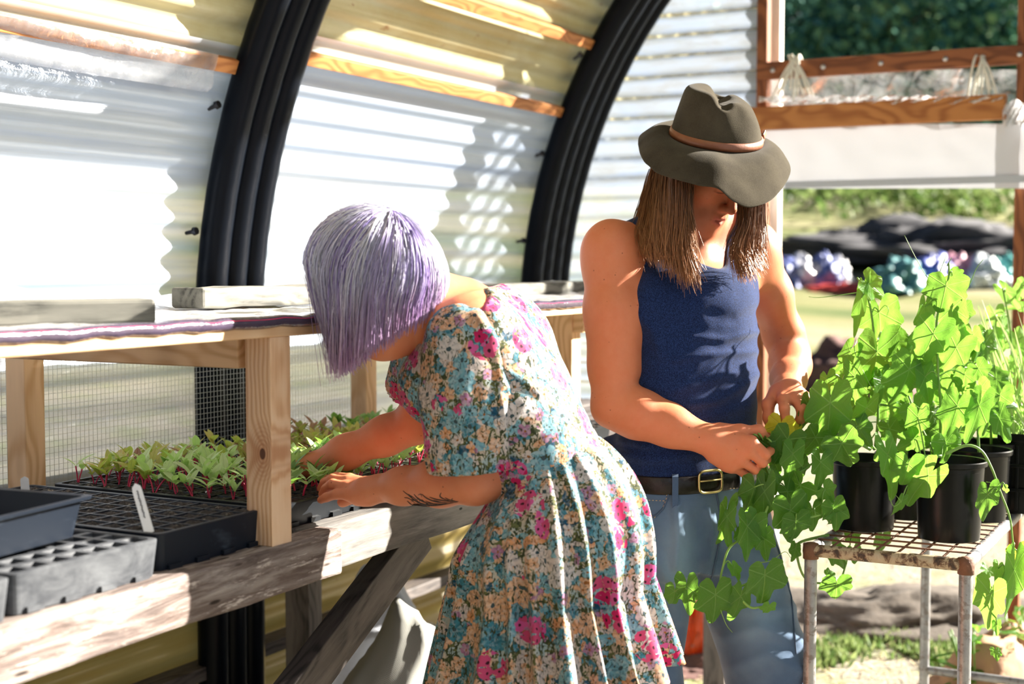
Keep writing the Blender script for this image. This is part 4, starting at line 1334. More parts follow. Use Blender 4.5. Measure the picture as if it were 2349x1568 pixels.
    def rough(s, scale, amp, seed=0, w=.03):
        idx = np.argwhere(s.near(w)); pts = idx * s.h + s.lo
        s.f[idx[:, 0], idx[:, 1], idx[:, 2]] -= amp * vnoise(pts * scale + seed)
    def verts(s):
        f = s.f; ins = f < 0
        n = s.n
        cnt = np.zeros(n - 1, dtype=np.int8)
        for a in (0, 1):
            for b in (0, 1):
                for c in (0, 1): cnt += ins[a:n[0] - 1 + a, b:n[1] - 1 + b, c:n[2] - 1 + c]
        act = (cnt > 0) & (cnt < 8)
        ids = np.argwhere(act)
        vid = np.full(n - 1, -1, dtype=np.int32); vid[act] = np.arange(len(ids))
        cor = [(a, b, c) for a in (0, 1) for b in (0, 1) for c in (0, 1)]
        val = np.stack([f[ids[:, 0] + a, ids[:, 1] + b, ids[:, 2] + c] for a, b, c in cor], 1)
        acc = np.zeros((len(ids), 3), dtype=np.float32); num = np.zeros(len(ids), dtype=np.float32)
        for i in range(8):
            for j in range(i + 1, 8):
                if sum(abs(cor[i][q] - cor[j][q]) for q in range(3)) != 1: continue
                va, vb = val[:, i], val[:, j]
                m = (va < 0) != (vb < 0)
                t = np.where(m, va / np.where(m, va - vb, 1), 0)
                p = npv(cor[i]) + (npv(cor[j]) - npv(cor[i])) * t[:, None]
                acc += np.where(m[:, None], p, 0); num += m
        V = s.lo + (ids + acc / num[:, None]) * s.h
        Q = []
        for ax in range(3):
            o1, o2 = [(1, 2), (2, 0), (0, 1)][ax]
            a = [slice(1, n[i] - 1) for i in range(3)]; b = list(a); a[ax] = slice(0, n[ax] - 1); b[ax] = slice(1, n[ax])
            A, Bm = ins[tuple(a)], ins[tuple(b)]
            for flip, m in ((False, A & ~Bm), (True, ~A & Bm)):
                e = np.argwhere(m)
                if not len(e): continue
                off = np.array([1, 1, 1]); off[ax] = 0
                e = e + off
                def cell(d1, d2):
                    q = e.copy(); q[:, o1] -= d1; q[:, o2] -= d2
                    return vid[q[:, 0], q[:, 1], q[:, 2]]
                q = np.stack([cell(1, 1), cell(0, 1), cell(0, 0), cell(1, 0)], 1)
                Q.append(q[:, ::-1] if flip else q)
        return V, np.concatenate(Q)
    def mesh(s, name, relax=1):
        V, Q = s.verts()
        me = bpy.data.meshes.new(name)
        quads_to_mesh(me, V, Q, relax)
        return me
def quads_to_mesh(me, V, Q, relax=0):
    V = V.astype(np.float32)
    for _ in range(relax):
        acc = np.zeros_like(V); num = np.zeros(len(V), dtype=np.float32)
        for i in range(4):
            for j in ((i + 1) % 4, (i + 3) % 4):
                np.add.at(acc, Q[:, i], V[Q[:, j]]); np.add.at(num, Q[:, i], 1)
        V = V * .45 + .55 * acc / np.maximum(num, 1)[:, None]
    me.vertices.add(len(V)); me.vertices.foreach_set('co', V.ravel())
    me.loops.add(len(Q) * 4); me.loops.foreach_set('vertex_index', Q.astype(np.int32).ravel())
    me.polygons.add(len(Q)); me.polygons.foreach_set('loop_start', np.arange(len(Q), dtype=np.int32) * 4)
    me.polygons.foreach_set('loop_total', np.full(len(Q), 4, dtype=np.int32))
    me.update(calc_edges=True); me.validate()
def join_mesh(name, parts):
    Vs, Qs, n = [], [], 0
    for V, Q in parts:
        Vs.append(V); Qs.append(Q + n); n += len(V)
    me = bpy.data.meshes.new(name); quads_to_mesh(me, np.concatenate(Vs), np.concatenate(Qs), 0); return me
_h = np.random.RandomState(3).rand(32, 32, 32).astype(np.float32) * 2 - 1
def vnoise(p):
    i = np.floor(p).astype(int); t = (p - i); t = t * t * (3 - 2 * t)
    r = 0
    for a in (0, 1):
        for b in (0, 1):
            for c in (0, 1):
                w = (t[:, 0] if a else 1 - t[:, 0]) * (t[:, 1] if b else 1 - t[:, 1]) * (t[:, 2] if c else 1 - t[:, 2])
                r = r + w * _h[(i[:, 0] + a) % 32, (i[:, 1] + b) % 32, (i[:, 2] + c) % 32]
    return r.astype(np.float32)
_r, _f = npv(RIGHT), npv(FWD)
def project(pts):
    x = pts @ _r; y = pts @ _f; z = pts[:, 2] - CAMZ
    cp, sp = math.cos(PITCH), math.sin(PITCH)
    d = y * cp - z * sp; v = y * sp + z * cp
    return W_ / 2 + FPX * x / d, H_ / 2 - FPX * v / d, d
def coords(me):
    a = np.empty(len(me.vertices) * 3, dtype=np.float32); me.vertices.foreach_get('co', a); return a.reshape(-1, 3)
def skin_marks(me, rgba):
    at = me.color_attributes.new('skin_mark', 'FLOAT_COLOR', 'POINT'); at.data.foreach_set('color', rgba.astype(np.float32).ravel())
def strands(name, pts, rad, col, m, parent, sides=3):
    """pts (N,K,3), rad (K,) or (N,K), col (N,K,3)"""
    N, K, _ = pts.shape
    pts = pts.astype(np.float32)
    t = np.gradient(pts, axis=1); t /= np.linalg.norm(t, axis=2, keepdims=True) + 1e-9
    ref = np.array([.31, .52, .79], dtype=np.float32)
    a = np.cross(t, ref); a /= np.linalg.norm(a, axis=2, keepdims=True) + 1e-9
    b = np.cross(t, a)
    rad = np.broadcast_to(np.asarray(rad, dtype=np.float32), (N, K))[..., None]
    V = np.stack([pts + rad * (a * math.cos(2 * math.pi * i / sides) + b * math.sin(2 * math.pi * i / sides)) for i in range(sides)], 2).reshape(-1, 3)
    base = (np.arange(N)[:, None] * K + np.arange(K - 1)[None, :]) * sides
    Q = []
    for i in range(sides):
        j = (i + 1) % sides
        Q.append(np.stack([base + i, base + j, base + sides + j, base + sides + i], -1).reshape(-1, 4))
    me = bpy.data.meshes.new(name); quads_to_mesh(me, V, np.concatenate(Q))
    c = np.concatenate([np.repeat(col.reshape(-1, 3), sides, 0), np.ones((N * K * sides, 1))], 1)
    at = me.color_attributes.new('hair_color', 'FLOAT_COLOR', 'POINT'); at.data.foreach_set('color', c.astype(np.float32).ravel())
    return link(name, me, m, parent, smooth=True)
def guide_hair(groups, n, K, seed, jit, tip, spread):
    """strands between neighbouring guide curves"""
    rs = np.random.RandomState(seed); out = []
    for gs in groups:
        G_ = np.array([[list(q) for q in spline(g, 6)] for g in gs])
        G_ = np.stack([[np.interp(np.linspace(0, 1, K), np.linspace(0, 1, g.shape[0]), g[:, i]) for i in range(3)] for g in G_]).transpose(0, 2, 1)
        for _ in range(n):
            u = np.clip(rs.randint(0, 34) / 33 * (len(G_) - 1) + rs.randn() * .05, 0, len(G_) - 1.001); i = min(int(u), len(G_) - 2); w = u - i
            w += rs.randn() * .05
            s = G_[i] * (1 - w) + G_[i + 1] * w
            L = 1 - tip * rs.rand() ** 2
            s = np.stack([np.interp(np.linspace(0, L, K), np.linspace(0, 1, K), s[:, q]) for q in range(3)], 1)
            o = rs.randn(3) * jit; o2 = rs.randn(3) * spread; ph = rs.rand() * 6.28
            tt = np.linspace(0, 1, K)[:, None]
            s = s + o + o2 * tt ** 2 + np.sin(tt * (4 + 4 * rs.rand()) + ph) * rs.randn(3) * jit * .3
            out.append(s)
    return np.array(out)
CAMV = lambda x, y, z: RIGHT * x - FWD * y + UP * z       # right, towards the viewer, up
# ------------------------------------------------------------------ the man in the hat
man = thing('person', (PZ(1600, 1500, 0).x * 0 + P(1590, 1100, 3.15).x, P(1590, 1100, 3.15).y, 0), 'person with long brown hair, navy singlet, jeans and felt hat, picking leaves off the vines', 'person')
Fm = CAMV(.60, .80, 0); Lm = UP.cross(Fm)
D = 3.15
def sec(py, x0, x1, Y, kd=.66, ex=0.0):
    c = P((x0 + x1) / 2, py, Y); hw = (x1 - x0) / 2 * Y / FPX
    w = hw / math.sqrt(.64 + (kd * .6) ** 2) + ex
    return (c, w, w * kd)
tors = [sec(1230, 1440, 1738, 3.15), sec(1150, 1435, 1735, 3.15), sec(1080, 1428, 1722, 3.14), sec(1000, 1432, 1726, 3.13), sec(930, 1436, 1727, 3.12), sec(860, 1442, 1725, 3.11),
        sec(780, 1446, 1730, 3.11, .64), sec(700, 1446, 1736, 3.12, .64), sec(640, 1448, 1738, 3.14, .60), sec(590, 1462, 1722, 3.16, .54)]
torsM = tors + [sec(545, 1492, 1700, 3.18, .50), sec(505, 1532, 1675, 3.18, .6)]
hF = CAMV(.548, .609, -.574).normalized(); hU = CAMV(.384, .426, .819).normalized(); hL = hU.cross(hF)
hC = P(1620, 381, 3.10)
def H(x, y, z): return hC + hL * x + hF * y + hU * z
HR = (hL, hF, hU)
lo = [min(P(1280, 1200, 2.85)[i], P(1280, 250, 2.85)[i], P(1900, 700, 3.5)[i], P(1900, 1200, 2.8)[i], P(1300, 700, 3.4)[i]) - .02 for i in range(3)]
hi = [max(P(1280, 1200, 2.85)[i], P(1280, 250, 2.85)[i], P(1900, 700, 3.5)[i], P(1900, 1200, 2.8)[i], P(1300, 700, 3.4)[i]) + .02 for i in range(3)]
hi[2] = hC.z + .16; lo[2] = P(1500, 1240, 3.0).z
RS, RE, RW = P(1398, 578, 3.06), P(1406, 932, 2.99), P(1630, 1010, 2.945)
LS, LE, LW = P(1728, 575, 3.24), P(1815, 815, 3.36), P(1806, 893, 3.13)
def trunk(fl, grow=0.0):
    fl.tube(torsM, Lm, Fm, UP, k=.02, grow=grow, p=2.35)
    for sh, nk in ((RS, P(1560, 520, 3.16)), (LS, P(1650, 515, 3.19))):
        fl.cap(sh + (nk - sh) * .12, nk, .042 + grow, .050 + grow, k=.05)       # trapezius and shoulder top
    # chest muscles, shoulder blades
    c = P(1530, 690, 3.05); fl.ell(c, (.075 + grow, .035 + grow, .055 + grow), (Lm, Fm, UP), k=.05)
    c = P(1645, 690, 3.06); fl.ell(c, (.075 + grow, .035 + grow, .055 + grow), (Lm, Fm, UP), k=.05)
fb = Field(lo, hi, .0030)
trunk(fb)
# arms
fb.ell(RS + Vector((0, 0, -.012)), (.058, .058, .078), None, k=.05)
fb.chain([RS, RS + (RE - RS) * .38, RS + (RE - RS) * .75, RE], [.052, .0535, .046, .041], k=.03)
fb.ell(RS + (RE - RS) * .52 + CAMV(.004, .012, 0), (.046, .046, .085), None, k=.03)
fb.chain([RE, RE + (RW - RE) * .25, RE + (RW - RE) * .6, RW], [.040, .0455, .038, .0315], k=.03)
fb.ell(LS + Vector((0, 0, -.012)), (.056, .056, .075), None, k=.05)
fb.chain([LS, LS + (LE - LS) * .4, LS + (LE - LS) * .8, LE], [.050, .050, .044, .040], k=.03)
fb.chain([LE, LE + (LW - LE) * .3, LE + (LW - LE) * .7, LW], [.040, .044, .036, .031], k=.03)
# neck and head
fb.chain([P(1602, 555, 3.17), H(0, -.012, -.06)], [.060, .052], k=.03)
fb.cap(H(.012, .03, -.085), P(1612, 585, 3.10), .012, .012, k=.03)
fb.cap(H(-.012, .03, -.085), P(1598, 585, 3.10), .012, .012, k=.03)
fb.ell(H(0, -.015, .035), (.075, .095, .088), HR, k=.02)
fb.ell(H(0, .032, -.032), (.061, .060, .088), HR, k=.03)
fb.ell(H(0, .040, -.085), (.047, .046, .034), HR, k=.03)
fb.ell(H(0, .083, -.108), (.021, .014, .014), HR, k=.022)
for sx in (-1, 1):
    fb.ell(H(sx * .045, .055, -.026), (.02, .022, .018), HR, k=.03)
    fb.cap(H(sx * .055, .01, -.085), H(sx * .030, .062, -.104), .012, .012, k=.03)
    fb.ell(H(sx * .077, -.012, -.012), (.010, .020, .031), HR, k=.01)
fb.cap(H(-.036, .080, .016), H(.036, .080, .016), .0125, k=.02)
for sx in (-1, 1):
    fb.ell(H(sx * .030, .101, -.006), (.018, .016, .012), HR, k=.015, op='sub')
    fb.ell(H(sx * .031, .0775, -.006), (.0145, .0135, .0125), HR, k=.004)
    fb.cap(H(sx * .019, .0905, -.0115), H(sx * .043, .0855, -.0115), .0020, k=.004)
fb.cap(H(0, .088, .006), H(0, .113, -.036), .0075, .0105, k=.014)
fb.ell(H(0, .113, -.039), (.0105, .0105, .010), HR, k=.006)
for sx in (-1, 1): fb.ell(H(sx * .0125, .103, -.043), (.0075, .0105, .0075), HR, k=.006)
fb.ell(H(0, .080, -.070), (.032, .020, .026), HR, k=.02)
fb.chain([H(-.022, .088, -.0725), H(-.008, .0985, -.067), H(0, .0995, -.068), H(.008, .0985, -.067), H(.022, .088, -.0725)], [.003, .0052, .0048, .0052, .003], k=.004)
fb.chain([H(-.019, .0885, -.0785), H(0, .0985, -.0815), H(.019, .0885, -.0785)], [.0035, .0068, .0035], k=.005)
fb.chain([H(-.025, .090, -.0745), H(0, .1055, -.0745), H(.025, .090, -.0745)], [.0015, .0021, .0015], k=.003, op='sub')
# hands: wrist, palm, thumb and four fingers each
def Q(px, py, Y): return P(px, py, Y)
rk = [Q(1724, 1012, 2.925), Q(1719, 1034, 2.922), Q(1701, 1056, 2.930), Q(1683, 1069, 2.942)]
fb.chain([RW, Q(1662, 1022, 2.942)], [.031, .031], k=.012)
for i, q in enumerate(rk): fb.cap(Q(1652 - 4 * i, 1002 + 14 * i, 2.945), q, .0145, .0135, k=.016)
fb.cap(Q(1650, 1040, 2.95), Q(1668, 1062, 2.95), .019, .016, k=.02)
fb.chain([rk[0], Q(1757, 1042, 2.922), Q(1767, 1034, 2.955), Q(1773, 1022, 2.975)], [.0115, .0102, .0090, .0078], k=.003)
fb.chain([rk[1], Q(1750, 1061, 2.926), Q(1760, 1052, 2.965), Q(1752, 1038, 2.985)], [.0115, .0102, .0092, .008], k=.003)
fb.chain([rk[2], Q(1733, 1077, 2.934), Q(1744, 1068, 2.972), Q(1736, 1050, 2.992)], [.0112, .0098, .0090, .0078], k=.003)
fb.chain([rk[3], Q(1711, 1089, 2.945), Q(1723, 1082, 2.978), Q(1718, 1064, 2.995)], [.0104, .0088, .0080, .0070], k=.003)
fb.chain([Q(1652, 988, 2.955), Q(1699, 988, 2.952), Q(1741, 987, 2.960), Q(1765, 1012, 2.975)], [.018, .0128, .0108, .0085], k=.012)
lk = [Q(1796, 916, 3.035), Q(1822, 914, 3.038), Q(1842, 913, 3.055), Q(1852, 914, 3.080)]
fb.chain([LW, Q(1808, 900, 3.085)], [.030, .029], k=.012)
for i, q in enumerate(lk): fb.cap(Q(1796 + 8 * i, 897, 3.085), q, .0145, .0130, k=.016)
fb.chain([lk[0], Q(1799, 936, 3.012), Q(1801, 959, 3.015), Q(1804, 981, 3.03)], [.0125, .0115, .0105, .0092], k=.005)
fb.chain([lk[1], Q(1839, 937, 3.018), Q(1837, 960, 3.022), Q(1819, 979, 3.038)], [.0125, .0113, .0103, .009], k=.005)
fb.chain([lk[2], Q(1854, 934, 3.040), Q(1852, 953, 3.048), Q(1838, 972, 3.062)], [.0118, .0106, .0098, .0085], k=.005)
fb.chain([lk[3], Q(1861, 932, 3.070), Q(1858, 949, 3.080), Q(1848, 964, 3.090)], [.0105, .0095, .0086, .0078], k=.005)
fb.chain([Q(1782, 898, 3.09), Q(1762, 928, 3.055), Q(1763, 958, 3.035), Q(1768, 990, 3.035)], [.018, .0125, .0108, .0088], k=.010)
Vb, Qb = fb.verts()
# legs (inside the jeans) and feet
HRp, HLp = P(1500, 1195, 3.13), P(1655, 1195, 3.20)
KR, KL = P(1478, 1590, 3.06), P(1762, 1560, 3.06)
AR_, AL_ = P(1440, 2040, 3.12), P(1795, 2030, 3.16)
AR_.z = .09; AL_.z = .09
fl_ = Field((min(KR.x, KL.x, AR_.x, AL_.x) - .3, min(KR.y, KL.y, AR_.y, AL_.y) - .3, -.02), (max(KR.x, KL.x, HRp.x, HLp.x) + .3, max(KR.y, HRp.y) + .3, HRp.z + .16), .007)
def legs(f, g=0.0, feet=True):
    f.chain([HRp, KR, AR_], [.082 + g, .056 + g * .9, .040 + g * .6], k=.04)
    f.chain([HLp, KL, AL_], [.082 + g, .058 + g * .9, .040 + g * .6], k=.04)
    if feet:
        for A_ in (AR_, AL_):
            f.cap(Vector((A_.x, A_.y, .045)) - Fm * .05, Vector((A_.x, A_.y, .032)) + Fm * .15, .040, .030, k=.03)
            f.cap(A_, Vector((A_.x, A_.y, .05)), .04, .04, k=.03)
legs(fl_); fl_.tube(tors[:3], Lm, Fm, UP, k=.03)
Vl, Ql = fl_.verts()
me = join_mesh('body', [(Vb, Qb), (Vl, Ql)])
body = link('body', me, M['skin_m'], man, smooth=True)
# lips, brows, stubble
co = coords(me) + npv(BASE[man.name]); rel = co - npv(hC)
hx, hy, hz = rel @ npv(hL), rel @ npv(hF), rel @ npv(hU)
mk = np.zeros((len(co), 4), dtype=np.float32)
def blend(mask, col):
    a = np.clip(mask, 0, 1)
    mk[:, :3] = np.where(a[:, None] > mk[:, 3:4], np.array(col), mk[:, :3]); mk[:, 3] = np.maximum(mk[:, 3], a)
face = (np.abs(hx) < .09) & (hy > -.02) & (hz > -.14) & (hz < .1)
blend(np.where(face & (hz < -.045), .30 * np.clip((-.045 - hz) / .03, 0, 1), 0), (.22, .10, .065))
blend(np.where(face & (hy > .07), .25 * np.exp(-((hz + .060) / .008) ** 2) * (np.abs(hx) < .03), 0), (.20, .09, .06))
blend(np.where(face & (hy > .075), .85 * np.exp(-(np.abs(hx) / .024) ** 6) * np.exp(-((hz + .0745) / .0105) ** 4), 0), (.46, .13, .10))
blend(np.where(face & (hy > .06), .85 * np.exp(-((hz - .016) / .0055) ** 2) * np.exp(-((np.abs(hx) - .030) / .016) ** 4), 0), (.06, .03, .02))
blend(np.where(face & (hy > .05), .9 * np.exp(-((hz + .0125) / .0022) ** 2) * np.exp(-((np.abs(hx) - .031) / .013) ** 4), 0), (.03, .015, .01))
def nail(c, r): 
    d = np.linalg.norm(co - npv(c), axis=1); blend(np.where(d < r, .75, 0), (.72, .42, .34))
nail(Q(1805, 978, 3.02) , .0068); nail(Q(1769, 1019, 2.965), .006)
skin_marks(me, mk)

# singlet
fv = Field([lo[0], lo[1], P(1500, 1130, 3.1).z], [hi[0], hi[1], P(1500, 440, 3.1).z], .0032)
tv = [(c, w + (.004 if c.z < P(0, 900, 3.1).z else 0), d) for c, w, d in torsM]
fv.tube(tv, Lm, Fm, UP, k=.02, grow=.007, p=2.35)
g_ = .007
for sh, nk in ((RS, P(1560, 520, 3.16)), (LS, P(1650, 515, 3.19))): fv.cap(sh + (nk - sh) * .12, nk, .042 + g_, .050 + g_, k=.05)
for c in (P(1530, 690, 3.05), P(1645, 690, 3.06)): fv.ell(c, (.075 + g_, .035 + g_, .055 + g_), (Lm, Fm, UP), k=.05)
fv.ell(P(1400, 1055, 3.14), (.03, .05, .05), None, k=.05)
fv.folds([([(1590, 772), (1660, 778), (1742, 760)], 9, .0042), ([(1545, 826), (1620, 812), (1735, 806)], 9, .0045), ([(1600, 880), (1660, 862), (1735, 850)], 12, .003), ([(1585, 930), (1650, 918), (1715, 880), (1740, 860)], 11, .0055),
          ([(1440, 985), (1520, 1000), (1620, 960), (1720, 930)], 14, .004), ([(1410, 1040), (1500, 1055), (1600, 1040), (1730, 1020)], 12, .005), ([(1420, 1010), (1490, 1025)], 8, .004),
          ([(1460, 720), (1500, 760), (1520, 820)], 14, .004), ([(1630, 720), (1690, 735), (1735, 715)], 16, -.004), ([(1470, 880), (1540, 900), (1580, 880)], 14, .004)], w=.025)
fv.rough(14, .0022, 5.0, .02); fv.rough(34, .0008, 2.0, .02)
RAc = P(1366, 620, 2.96); LAc = P(1800, 600, 3.34)
fv.ell(RAc, (.098, .15, .108), (CAMV(1, 0, 0), CAMV(0, 1, 0), UP), k=.004, op='sub')
fv.ell(P(1330, 470, 3.0), (.098, .2, .06), (CAMV(1, 0, 0), CAMV(0, 1, 0), UP), k=.004, op='sub')
fv.ell(LAc, (.078, .14, .10), (Lm, Fm, UP), k=.004, op='sub')
fv.ell(P(1608, 520, 3.10), (.068, .30, .092), (Lm, Fm, UP), k=.006, op='sub')
fv.ell(P(1608, 440, 3.16), (.066, .30, .11), (Lm, Fm, UP), k=.006, op='sub')
fv.plane(P(1580, 1080, 3.1), (0, 0, -1))
link('singlet', fv.mesh('singlet', 1), M['vest'], man, smooth=True)

# jeans
fj = Field((fl_.lo[0], fl_.lo[1], .05), (hi[0], hi[1], P(1500, 1085, 3.1).z + .02), .0042)
legs(fj, .022, False)
fj.tube([sec(1290, 1440, 1760, 3.15, .62), sec(1230, 1436, 1752, 3.15, .64), sec(1150, 1428, 1738, 3.15), sec(1085, 1418, 1728, 3.14)], Lm, Fm, UP, k=.05, grow=.008, p=2.35)
fj.cap(KR + Vector((0, 0, -.05)), AR_, .078, .062, k=.04); fj.cap(KL + Vector((0, 0, -.05)), AL_, .082, .066, k=.04)
fj.cap(HLp + (KL - HLp) * .3, KL + CAMV(.0, .01, .05), .092, .084, k=.04)
fj.folds([([(1600, 1180), (1596, 1260), (1605, 1330), (1625, 1400)], 14, -.006), ([(1640, 1230), (1700, 1260), (1780, 1280)], 14, .006), ([(1620, 1290), (1700, 1330), (1800, 1340)], 14, .006), ([(1650, 1380), (1730, 1400), (1830, 1390)], 16, .006),
          ([(1552, 1165), (1556, 1230), (1550, 1300)], 12, .010), ([(1660, 1460), (1740, 1440), (1840, 1470)], 16, .007), ([(1680, 1530), (1760, 1500), (1845, 1540)], 16, .007), ([(1500, 1280), (1540, 1340), (1560, 1420)], 14, .007),
          ([(1625, 1170), (1640, 1220), (1628, 1280)], 8, .007), ([(1700, 1150), (1720, 1220)], 12, .006)], w=.03)
fj.rough(16, .003, 1.0, .02)
fj.plane(P(1580, 1111, 3.1), (0, 0, 1)); fj.plane((0, 0, .07), (0, 0, -1))
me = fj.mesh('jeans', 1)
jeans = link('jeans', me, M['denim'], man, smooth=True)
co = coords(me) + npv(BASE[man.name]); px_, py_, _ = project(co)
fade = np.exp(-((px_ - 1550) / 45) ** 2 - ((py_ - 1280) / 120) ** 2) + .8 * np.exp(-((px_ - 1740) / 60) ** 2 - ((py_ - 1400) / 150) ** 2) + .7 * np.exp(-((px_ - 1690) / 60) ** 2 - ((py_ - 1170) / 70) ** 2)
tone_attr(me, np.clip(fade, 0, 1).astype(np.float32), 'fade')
bpy.context.view_layer.update()
def bvh_of(o):
    c = coords(o.data); b = BASE[o.name]
    vs = [Vector(q) + b for q in c.tolist()]
    return BVHTree.FromPolygons(vs, [tuple(p.vertices) for p in o.data.polygons])
def on_surface(bv, px, py, lift=.0):
    p0 = Vector((0, 0, CAMZ)); d = (P(px, py, 3) - p0).normalized()
    loc, nor, _, _ = bv.ray_cast(p0, d)
    if loc is None: return None
    if nor.dot(d) > 0: nor = -nor
    return loc + nor * lift
bvj = bvh_of(jeans)
def surf_line(bv, pts, r, name, m, parent, lift=.0008, dash=None, step=4):
    mb = MB(); dense = []
    for (x0, y0), (x1, y1) in zip(pts[:-1], pts[1:]):
        n = max(2, int(math.hypot(x1 - x0, y1 - y0) / step))
        dense += [(x0 + (x1 - x0) * i / n, y0 + (y1 - y0) * i / n) for i in range(n)]
    dense.append(pts[-1])
    q = [on_surface(bv, x, y, lift) for x, y in dense]
    q = [p for p in q if p is not None]
    if dash:
        for i in range(0, len(q) - 1, 2): mb.tube([q[i], q[i + 1]], r, 5)
    elif len(q) > 1: mb.tube(q, r, 6)
    if mb.v: return mb.build(name, m, parent, smooth=True)
pk = [(1437, 1180), (1475, 1186), (1505, 1182), (1522, 1165), (1532, 1140), (1535, 1118)]
surf_line(bvj, pk, .0022, 'pocket_seam', simple('dark_denim_seam', (.05, .09, .16), .8), jeans, .0012)
surf_line(bvj, [(x - 4, y + 5) for x, y in pk], .0008, 'stitching', M['stitch'], jeans, .0015, dash=True)
surf_line(bvj, [(1440, 1140), (1480, 1146), (1528, 1148)], .0008, 'stitching', M['stitch'], jeans, .0015, dash=True)
surf_line(bvj, [(1424, 1113), (1500, 1120), (1580, 1124), (1640, 1124), (1725, 1116)], .0008, 'stitching', M['stitch'], jeans, .0012, dash=True)
surf_line(bvj, [(1642, 1126), (1652, 1180), (1648, 1250), (1632, 1330)], .0022, 'fly_seam', simple('dark_denim_seam', (.05, .09, .16), .8), jeans, .0012)
surf_line(bvj, [(1738, 1150), (1785, 1260), (1815, 1370), (1826, 1500)], .0018, 'side_seam', simple('dark_denim_seam', (.05, .09, .16), .8), jeans, .001)
# belt, loop and buckle: a band swept round the waist section
bc = P(1574, 1091, 3.14); wb_, db_ = .158 + .011, .158 * .66 + .011
def waist(a, g, z):
    p = 2.35
    ca, sa = math.cos(a), math.sin(a)
    r = 1 / ((abs(ca) ** p + abs(sa) ** p) ** (1 / p))
    return bc + Lm * ((wb_ + g) * r * ca) + Fm * ((db_ + g) * r * sa) + UP * z
mb = MB()
rows = []
for z, g in ((-.019, -.004), (-.019, .001), (-.017, .003), (0, .0035), (.017, .003), (.019, .001), (.019, -.004)):
    rows.append([waist(2 * math.pi * i / 120, g, z) for i in range(120)])
mb.grid(rows, closed=True, flip=False)
belt = mb.build('belt', M['belt'], man, smooth=True)
bvb = bvh_of(belt)
c = on_surface(bvb, 1627, 1100, .004) or P(1627, 1100, 3.0)
nrm = (c - on_surface(bvb, 1627, 1100, 0)).normalized() if on_surface(bvb, 1627, 1100, 0) else Fm
tx = UP.cross(nrm).normalized(); tz = nrm.cross(tx)
pts = []
for i in range(49):
    a = 2 * math.pi * i / 48
    e = .45
    pts.append(c + tx * (.031 * math.copysign(abs(math.cos(a)) ** e, math.cos(a))) + tz * (.0235 * math.copysign(abs(math.sin(a)) ** e, math.sin(a))) + tz * -.003)
mb = MB(); mb.tube(pts, .0030, 8, cap=False); bk = mb.build('buckle', M['brass'], belt, smooth=True)
mb = MB(); mb.tube([c + tx * .028 + nrm * .004, c + nrm * .005, c - tx * .031 + nrm * .005], .0018, 6); mb.build('prong', M['brass'], bk, smooth=True)
for x in (1549, 1700):
    a_ = min([2 * math.pi * i / 720 for i in range(720)], key=lambda q: abs(float(project(npv(waist(q, .006, 0))[None])[0][0]) - x) + (1000 if (waist(q, 0, 0) - bc).dot(FWD) > 0 else 0))
    t_ = (waist(a_ + .01, .006, 0) - waist(a_ - .01, .006, 0)).normalized(); o_ = t_.cross(UP).normalized()
    if o_.dot(FWD) > 0: o_ = -o_
    rows = []
    for z, g in ((.026, .002), (.021, .0065), (0, .0075), (-.022, .0075), (-.040, .006), (-.046, .003)):
        p = waist(a_, g, z)
        rows.append([p + t_ * .0065, p + t_ * .0065 + o_ * .002, p - t_ * .0065 + o_ * .002, p - t_ * .0065])
    mb = MB(); mb.grid(rows, closed=True); mb.build('belt_loop', M['denim'], jeans)
# hat
hat = None
hA = CAMV(.10, .30, .95).normalized(); hS = CAMV(1, 0, -.22); hS = (hS - hA * hS.dot(hA)).normalized(); hQ = hA.cross(hS)      # hQ points away from the viewer
bC = P(1641, 326, 3.10)
def hatp(a, r1, r2, h, ox=0.0, oy=0.0): return bC + hS * (r1 * math.cos(a) + ox) + hQ * (r2 * math.sin(a) + oy) + hA * h
NA = 96
prof = [(-.004, .0985, .108, 0), (.010, .0975, .106, 0), (.028, .0945, .102, -.001), (.050, .089, .098, -.003), (.072, .082, .093, -.005), (.092, .076, .088, -.007), (.104, .071, .083, -.008), (.110, .062, .074, -.009), (.111, .046, .058, -.009), (.107, .024, .034, -.009), (.104, .001, .002, -.009)]
rows = []
for h, r1, r2, ox in prof:
    row = []
    for i in range(NA):
        a = 2 * math.pi * i / NA
        p = hatp(a, r1, r2, h, ox)
        x, y = (p - bC).dot(hS), (p - bC).dot(hQ)
        t = max(0, (h - .03) / .08)
        # centre dent, front pinch, slope down to one side
        p = p - hA * (.030 * t * math.exp(-((x - .012 + .012) / .018) ** 2) * (h > .1))
        p = p - hA * (.34 * max(0, x + .005) * t ** 2) + hA * (.06 * max(0, -x) * t)
        pin = math.exp(-((a - math.radians(300)) / .35) ** 2) + .7 * math.exp(-((a - math.radians(235)) / .35) ** 2)
        p = p + (bC + hA * h - p) * (.16 * pin * t)
        p = p + (p - bC - hA * h) * .012 * mnoise.noise(p * 30)
        row.append(p)
    rows.append(row)
mb = MB(); mb.grid(rows, closed=True)
hat = mb.build('hat', M['felt'], man, smooth=True, solid=.003)
hat['label'] = 'olive brown felt hat'
md = hat.modifiers.new('round', 'SUBSURF'); md.levels = 1; md.render_levels = 1
edge = [(1463, 330, 3.10), (1472, 362, 3.03), (1500, 391, 2.97), (1550, 414, 2.92), (1600, 424, 2.895), (1642, 433, 2.885), (1680, 460, 2.885), (1722, 475, 2.90), (1767, 461, 2.94), (1800, 425, 3.00), (1814, 388, 3.08), (1796, 362, 3.17), (1760, 345, 3.26), (1700, 330, 3.33), (1620, 312, 3.34), (1545, 294, 3.30), (1492, 300, 3.22), (1467, 313, 3.15)]
ep = [P(*e) for e in edge]
ep = spline(ep + ep[:1], 8)[:-1]
